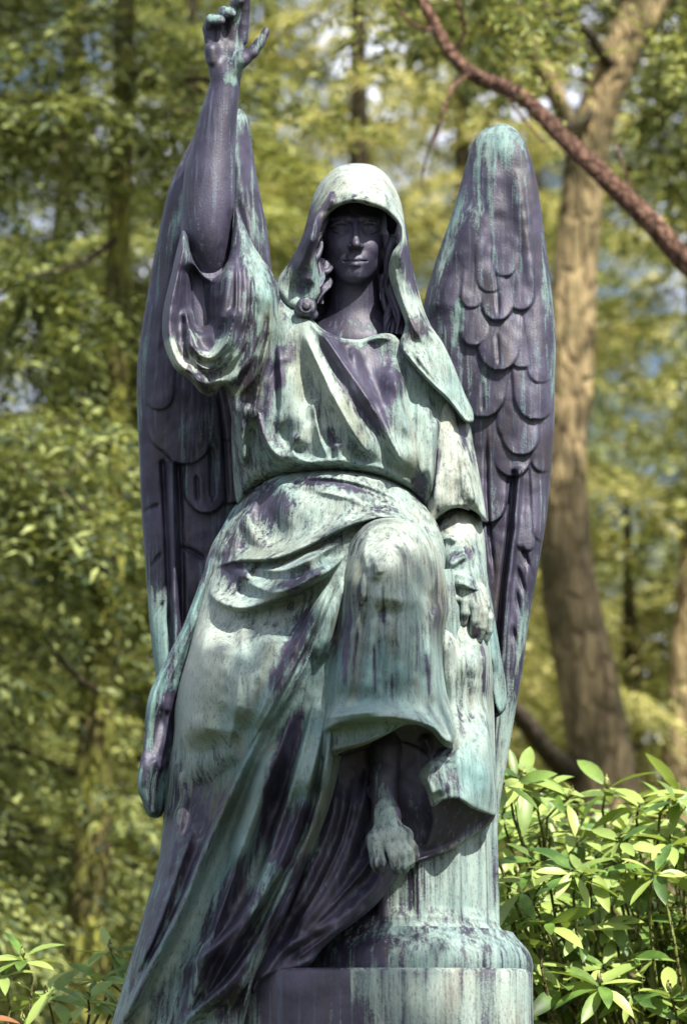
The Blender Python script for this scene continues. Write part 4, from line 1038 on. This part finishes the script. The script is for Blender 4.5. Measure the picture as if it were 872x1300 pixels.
def spray_crown(centres, n, tuft, rng, hang=.35):
    """loose hanging twigs round the given centres (x,y,z,r)"""
    V_, F_, off, tw_ = [], [], 0, []
    for (cx, cy, cz, r) in centres:
        for _ in range(n):
            p0 = np.array([cx, cy, cz]) + rng.normal(0, r * .5, 3)
            d = norm(rng.normal(0, 1, 3) * [1, 1, .4] + [0, 0, -hang]); L = rng.uniform(.25, .6)
            k = int(L / .035); w = np.linspace(0, 1, k)
            tw = p0 + np.outer(w * L, d) + np.outer(w * w * L, [0, 0, -hang])
            tw_.append([(*p, .006) for p in tw[::max(1, k // 4)]])
            for side in (-1, 1):
                dr = norm(d * .6 + np.cross(d, [0, 0, 1]) * side * .9 + rng.normal(0, .3, (k, 3)))
                v, f = cards(tw, dr, norm(np.array([0, 0, 1.]) + rng.normal(0, .5, (k, 3))), tuft * rng.uniform(.6, 1.3, k), tuft * .4 * rng.uniform(.7, 1.3, k))
                V_.append(v); F_.append(f + off); off += len(v)
    return np.concatenate(V_), np.concatenate(F_), tw_
rng = np.random.RandomState(11)
cs = []
for (px, py, dy, r) in [(640,0,.5,.4),(610,-30,.4,.5),(700,-60,.7,.5),(850,20,.8,.4),(875,90,.6,.4),(870,-60,.5,.6),(780,-160,0,.7),(560,-40,-.8,.5),(870,200,.8,.35)]:
    w_ = P(px, py, yt + dy); cs.append((*w_, r))
for (px, py, t_) in [(735,820,5.5),(760,930,6),(728,700,6.5),(745,1010,5)]:  # unseen sprays added towards the sun to shade the lower trunk
    c = P(px, py, yt) + np.array([.32, -.56, .77]) * t_; cs.append((*c, .22))
v, f, tw = spray_crown([(c[0] - tt.location.x, c[1] - yt, c[2], c[3]) for c in cs], 46, .085, rng, .5)
mesh_obj('crown', v, f, NEEDLE_SHADED, tt, False)

# ---- slender trunk at the right edge
y2 = 10.5
st = empty('slender_tree', (P(862, 1000, y2)[0], y2, 0), 'slender tan trunk at the right edge beside the forked tree', 'tree')
b2 = P(850, 1100, y2)
v, f = tube_mesh(local([[(b2[0] - .03, y2, -.1, .16), (b2[0], y2, 1.5, .13)] + px_path([(852,1080,44),(858,1000,41),(864,900,38),(872,800,36),(884,680,34),(900,500,30),(912,300,28),(925,0,22),(930,-500,8)], y2)], st), 16, .05, 9)
mesh_obj('trunk', v, f, BARK_TAN, st)
cs = [(*P(px, py, y2 + dy), r) for px, py, dy, r in [(900,420,0,.7),(880,250,.3,.7),(940,120,0,.9),(900,600,.2,.5),(930,-100,0,1.0)]]
v, f, tw = spray_crown([(c[0] - st.location.x, c[1] - y2, c[2], c[3]) for c in cs], 60, .09, rng, .4)
mesh_obj('crown', v, f, NEEDLE_MID, st, False)

# ---- mossy trunk on the left
y3 = 6.0
ml = empty('mossy_tree', (P(112, 1100, y3)[0], y3, 0), 'straight trunk coated in yellow green moss, left of the statue', 'tree')
b3 = P(108, 1200, y3)
v, f = tube_mesh(local([[(b3[0], y3, -.1, .2), (b3[0], y3, 1.2, .14)] + px_path([(108,1240,52),(113,1120,47),(120,980,44),(128,860,42),(138,700,38),(146,520,34),(152,300,30),(158,60,26),(160,-300,18),(160,-700,6)], y3)], ml), 18, .09, 3)
mesh_obj('trunk', v, f, BARK_MOSS, ml)
for pts in ([(132,880,8),(110,870,7,-.3),(85,845,6,-.5),(60,815,4,-.8)], [(146,560,9),(120,570,7,-.4),(90,600,6,-.7),(60,600,4,-.9)], [(150,420,8),(175,440,6,.2),(200,480,4,.4)], [(152,300,10),(110,330,8,-.3),(70,345,5,-.6),(30,350,4,-.8)],
            [(150,720,8),(120,700,7,-.3),(95,680,5,-.5)], [(156,90,12),(200,100,10,-.2),(255,100,8,-.3),(300,110,6,-.4)]):
    v, f = tube_mesh(local([px_path(pts, y3)], ml), 8, .05, 2); mesh_obj('limb', v, f, BARK_DARK, ml)
cs = [(*P(px, py, y3 + dy), r) for px, py, dy, r in [(60,600,-.4,.3),(40,345,-.5,.3),(190,470,.4,.3),(90,690,-.3,.25),(60,80,-.3,.5),(230,110,-.3,.4),(150,-60,0,.7)]]
v, f, tw = spray_crown([(c[0] - ml.location.x, c[1] - y3, c[2], c[3]) for c in cs], 40, .08, rng, .45)
mesh_obj('crown', v, f, NEEDLE_SHADED, ml, False)

# ---- pine whose red limb crosses in front
y4 = 3.6
px0 = P(1010, 420, y4)
pn = empty('pine_tree', (px0[0] + .1, y4, 0), 'red barked pine beyond the right edge whose long limb slants across the upper right', 'tree')
v, f = tube_mesh(local([[(px0[0] + .1, y4, -.1, .24), (px0[0] + .12, y4, 2, .2), (px0[0] + .05, y4, 4, .18), (px0[0] + .1, y4, 7, .13), (px0[0], y4, 11, .05)]], pn), 18, .06, 4)
mesh_obj('trunk', v, f, BARK_RED, pn)
main_l = px_path([(1010,445,36,0),(940,395,33,0),(872,332,29,0),(812,270,27,0),(755,215,25,0),(712,172,23,.05),(672,130,20,.1),(640,110,21,.15),(600,94,19,.2),(575,72,17,.25),(556,40,16,.3),(535,0,14,.3),(512,-60,10,.3)], y4)
v, f = tube_mesh(local([main_l], pn), 14, .08, 6); mesh_obj('limb', v, f, BARK_RED, pn)
for pts in ([(600,92,9,.2),(575,110,6,.1),(560,150,5,0),(550,190,3,0)], [(572,70,8,.25),(590,40,6,.2),(580,0,5,.1),(560,-40,4,.1)], [(640,108,7,.15),(655,140,4,.1),(690,180,3,0)], [(556,40,7,.3),(520,30,5,.2),(500,0,4,.2)],
            [(430,250,3,.4),(445,225,3,.4),(480,215,3,.4),(510,200,3,.4),(530,170,2,.4)], [(560,150,4,.1),(540,200,3,.1),(535,240,2,.1)], [(812,270,7,0),(800,240,4,.1),(780,180,3,.1)]):
    if pts[0][0] == 430: continue
    v, f = tube_mesh(local([px_path(pts, y4)], pn), 6, .05, 2); mesh_obj('twig', v, f, BARK_RED, pn)
cs = [(*P(px, py, y4 + dy), r) for px, py, dy, r in [(640,-30,.2,.2),(480,-30,.2,.16),(860,60,.6,.16),(720,-40,.4,.16)]]
v, f, tw = spray_crown([(c[0] - pn.location.x, c[1] - y4, c[2], c[3]) for c in cs], 16, .05, rng, .4)
mesh_obj('crown', v, f, NEEDLE_MID, pn, False)

# ================= rhododendrons
LEAF = mat_leaf('rhododendron_leaves', [(.035, .085, .022), (.14, .25, .05), (.33, .42, .12)], 9, .25, .42, .4)
STEM = mat_bark('green_stem', (.20, .24, .07), (.30, .32, .10), (.20, .16, .08), (40, 40, 10))
BUD = mat_bark('pale_bud', (.50, .52, .18), (.62, .60, .30), (.45, .50, .16), (40, 40, 20))
DRY = mat_leaf('dry_leaves', [(.20, .07, .03), (.30, .13, .06), (.36, .18, .10)], 4, .2)


def rhodo_leaf(rng, p, d, up, L, Wd, curl):
    """one leaf: folded along the midrib, arching, pointed"""
    d = norm(d); s = norm(np.cross(d, up)); n = np.cross(s, d)
    ts = [0, .12, .3, .5, .7, .87, 1.0]; ws = [.10, .45, .86, 1.0, .86, .5, .03]
    vs = []
    for t, w in zip(ts, ws):
        c = p + d * L * t - n * (curl * L * t * t)
        for k in (-1, 0, 1):
            vs.append(c + s * (k * w * Wd * .5) + n * (abs(k) * w * Wd * .16))
    fs = []
    for i in range(6):
        for k in (0, 1):
            a = i * 3 + k; fs.append((a, a + 1, a + 4, a + 3))
    return np.array(vs), np.array(fs)


def rhododendron(name, label, spots, root, rng, loc):
    o = empty(name, loc, label, 'shrub', 'rhododendrons beside the statue')
    lo = np.array(loc)
    LV, LF, lof = [], [], 0; DV, DF, dof = [], [], 0; stems = []; buds = []
    for (p, axis, sc) in spots:
        p = np.array(p); axis = norm(np.array(axis, float))
        a0 = rng.rand() * 6.28; nl = rng.randint(6, 11)
        u = norm(np.cross(axis, [.3, .8, .2])); w = np.cross(axis, u)
        for i in range(nl):
            a = a0 + i * 2 * pi / nl * 1.0 + rng.normal(0, .15)
            el = rng.uniform(-.5, .25) if i % 3 else rng.uniform(.05, .75)
            d = (cos(a) * u + sin(a) * w) * cos(el) + axis * sin(el)
            L = rng.uniform(.085, .14) * sc
            q = p + d * .008 - axis * rng.rand() * .02
            v, f = rhodo_leaf(rng, q, d, axis + rng.normal(0, .25, 3), L, L * rng.uniform(.27, .36), rng.uniform(.05, .35))
            if rng.rand() < .012: DV.append(v - lo); DF.append(f + dof); dof += len(v)
            else: LV.append(v - lo); LF.append(f + lof); lof += len(v)
        # stem back towards the root
        r = root + rng.normal(0, .12, 3) * [1, 1, 0]
        mid = p - axis * .16 * sc + rng.normal(0, .015, 3)
        m2 = p * .55 + r * .45 + [0, 0, .1 + .1 * rng.rand()]
        stems.append([(*(p - lo), .0035), (*(mid - lo), .0045), (*(m2 - lo), .006), (*(r * [1, 1, 0] - lo), .010)])
        if len(buds) < 70 and rng.rand() < .8:
            k = 6; prof = [(0, 0), (.007, .006), (.0085, .014), (.006, .024), (.0005, .036)]
            vs = []
            for rr, h in prof:
                for j in range(k): vs.append(p + axis * h * sc + rr * sc * (cos(j * 2 * pi / k) * u + sin(j * 2 * pi / k) * w))
            fs = [(i * k + j, i * k + (j + 1) % k, (i + 1) * k + (j + 1) % k, (i + 1) * k + j) for i in range(4) for j in range(k)]
            buds.append((np.array(vs) - lo, fs))
    mesh_obj('foliage', np.concatenate(LV), np.concatenate(LF), LEAF, o)
    if DV: mesh_obj('dry_leaves', np.concatenate(DV), np.concatenate(DF), DRY, o)
    for bv, bf in buds: mesh_obj('bud', bv, bf, BUD, o)
    v, f = tube_mesh(stems, 6, .04); mesh_obj('stems', v, f, STEM, o)
    return o

rng = np.random.RandomState(5)
spots = []
# sprigs that show as such in the picture: (px, py, y)
for (px, py, y, s) in [(664,990,.75,1.1),(770,1000,.9,1.15),(722,1012,.8,1.0),(655,1110,.7,1.0),(836,1120,1.0,1.1),(778,1175,.7,1.0),(762,1250,.45,1.15),(690,1140,.8,.9),(800,1035,1.2,1.0),
                       (700,1220,.6,.9),(850,1260,.5,1.1),(735,1105,.9,1.0),(650,1190,.9,.9),(690,1060,1.0,.9),(640,1030,1.0,1.0)]:
    spots.append((P(px, py, y), (rng.normal(0, .15), -.45, 1), s))
for _ in range(640):
    x = rng.uniform(.42, 2.4); y = rng.uniform(.45, 2.6)
    top = 2.50 - .10 * abs(x - .75) - .22 * max(0, x - 1.1) + .12 * math.sin(x * 5 + y * 3)
    z = top - abs(rng.normal(0, .30)) - .05
    if rng.rand() < .5: z = rng.uniform(1.4, top); y = rng.uniform(.4, 1.3)
    spots.append(((x, y, z), (rng.normal(0, .3), -.35 + rng.normal(0, .3), 1), rng.uniform(.85, 1.15)))
rhododendron('rhododendron', 'glossy light green rhododendron with pale buds beside the column at the lower right', spots, np.array([1.2, 1.5, 0]), rng, (1.2, 1.5, 0))
spots = []
for (px, py, y, s) in [(30,1215,.6,1.0),(112,1268,.55,1.0),(140,1205,.9,.9),(60,1265,.7,1.0),(6,1240,.6,1.0),(150,1275,.6,.9),(90,1305,.5,1.0),(30,1300,.5,1.0),(125,1240,.8,.9)]:
    spots.append((P(px, py, y), (rng.normal(0, .15), -.4, 1), s))
for _ in range(90):
    x = rng.uniform(-2.2, -.62); y = rng.uniform(.4, 1.9); z = 1.78 - abs(rng.normal(0, .2)) - .1 * abs(x + 1.1)
    spots.append(((x, y, z), (rng.normal(0, .3), -.35 + rng.normal(0, .3), 1), rng.uniform(.85, 1.1)))
rhododendron('rhododendron', 'low rhododendron sprigs poking up at the lower left corner', spots, np.array([-1.2, 1.1, 0]), rng, (-1.2, 1.1, 0))

# ---- canopy above and behind the camera that dapples the light (out of the picture)
sunv = np.array([sin(radians(30)) * cos(radians(50)), -cos(radians(30)) * cos(radians(50)), sin(radians(50))])
rng = np.random.RandomState(21)
ov = empty('shade_tree', (3.4, -4.4, 0), 'leafy tree outside the picture whose crown shades the foot of the statue', 'tree')
cs = []
for px, py, y, r, t in [(170,1150,-.2,.1,6),(200,1260,-.25,.16,6.3),(240,1220,-.3,.1,5.8),(140,1300,-.2,.14,6.2),(280,1300,-.3,.1,6)]:
    c = P(px, py, y) + sunv * t; cs.append((c[0] - 3.4, c[1] + 4.4, c[2], r))
v, f, tw = spray_crown(cs, 34, .09, rng, .3); mesh_obj('crown', v, f, NEEDLE_MID, ov, False)
lp = [[(0, 0, -.1, .2), (.05, 0, 3, .16), (-.1, .1, 6, .12), (-.3, .2, 9, .05)]]
v, f = tube_mesh(lp, 12); mesh_obj('trunk', v, f, BARK_DARK, ov)
v, f = tube_mesh([[(-.05, .05, 5, .07), (-.8, .4, 6.2, .05), (cs[0][0], cs[0][1], cs[0][2], .02)]], 8); mesh_obj('limb', v, f, BARK_DARK, ov)
cs = []  # unseen clusters added high on the pine to dapple the trees behind
for _ in range(26):
    cs.append((rng.uniform(-1.2, 3.2), rng.uniform(-2.2, 2.2), rng.uniform(7.6, 12), rng.uniform(.3, .5)))
v, f, tw = spray_crown(cs[:15], 26, .1, rng, .35); mesh_obj('crown', v, f, NEEDLE_MID, pn, False)

# unseen high crown added to the mossy tree to break the light on the boughs behind
cs = [(rng.uniform(-2.0, 2.6), rng.uniform(-3.0, 2.5), rng.uniform(8.8, 13), rng.uniform(.3, .6)) for _ in range(16)]
v, f, tw = spray_crown(cs, 34, .12, rng, .35); mesh_obj('crown', v, f, NEEDLE_SHADED, ml, False)
# ================= camera, light
cam = bpy.data.cameras.new('camera'); co = bpy.data.objects.new('camera', cam); COL.objects.link(co); SC.camera = co
co.location = CAM.tolist(); co.rotation_euler = (radians(90) + PITCH, 0, 0)
cam.sensor_fit = 'VERTICAL'; cam.sensor_height = 36; cam.sensor_width = 36
cam.lens = 36 * F / H; cam.clip_end = 2000
cam.dof.use_dof = True; cam.dof.focus_distance = 6.95; cam.dof.aperture_fstop = 2.6; cam.dof.aperture_blades = 0

SUN_EL, SUN_AZ = 50.0, 30.0      # degrees; azimuth measured from behind the camera towards the right
sd = Vector((sin(radians(SUN_AZ)) * cos(radians(SUN_EL)), -cos(radians(SUN_AZ)) * cos(radians(SUN_EL)), sin(radians(SUN_EL))))
sl = bpy.data.lights.new('sun', 'SUN'); sl.energy = 5.0; sl.angle = radians(.53); sl.color = (1, .95, .84)
so = bpy.data.objects.new('sun', sl); COL.objects.link(so); so.rotation_euler = sd.to_track_quat('Z', 'Y').to_euler(); so.location = (3, -5, 12)
w = bpy.data.worlds.new('World'); SC.world = w; w.use_nodes = True
nt = w.node_tree; bg = nt.nodes['Background']
sky = nt.nodes.new('ShaderNodeTexSky'); sky.sky_type = 'NISHITA'; sky.sun_disc = False
sky.sun_elevation = radians(SUN_EL); sky.sun_rotation = math.atan2(sd.x, sd.y); sky.altitude = 50; sky.air_density = 1.0; sky.dust_density = 3.0
tcw = nt.nodes.new('ShaderNodeTexCoord'); nz = nt.nodes.new('ShaderNodeTexNoise'); nz.inputs['Scale'].default_value = 5; nz.inputs['Detail'].default_value = 6
nt.links.new(tcw.outputs['Generated'], nz.inputs['Vector'])
mr = nt.nodes.new('ShaderNodeMapRange'); mr.inputs[1].default_value = .50; mr.inputs[2].default_value = .60; mr.inputs[4].default_value = .85
nt.links.new(nz.outputs['Fac'], mr.inputs[0])
mxw = nt.nodes.new('ShaderNodeMix'); mxw.data_type = 'RGBA'; mxw.inputs[7].default_value = (16.0, 16.5, 19.5, 1)
nt.links.new(mr.outputs[0], mxw.inputs[0]); nt.links.new(sky.outputs[0], mxw.inputs[6]); nt.links.new(mxw.outputs[2], bg.inputs[0]); bg.inputs[1].default_value = .068
SC.view_settings.view_transform = 'Standard'; SC.view_settings.look = 'None'; SC.view_settings.exposure = 1.1; SC.view_settings.gamma = 1
SC.view_settings.use_curve_mapping = False
SC.cycles.use_denoising = True
SC.cycles.max_bounces = 6; SC.cycles.diffuse_bounces = 2; SC.cycles.glossy_bounces = 2; SC.cycles.transmission_bounces = 2; SC.cycles.transparent_max_bounces = 4
SC.cycles.caustics_reflective = False; SC.cycles.caustics_refractive = False
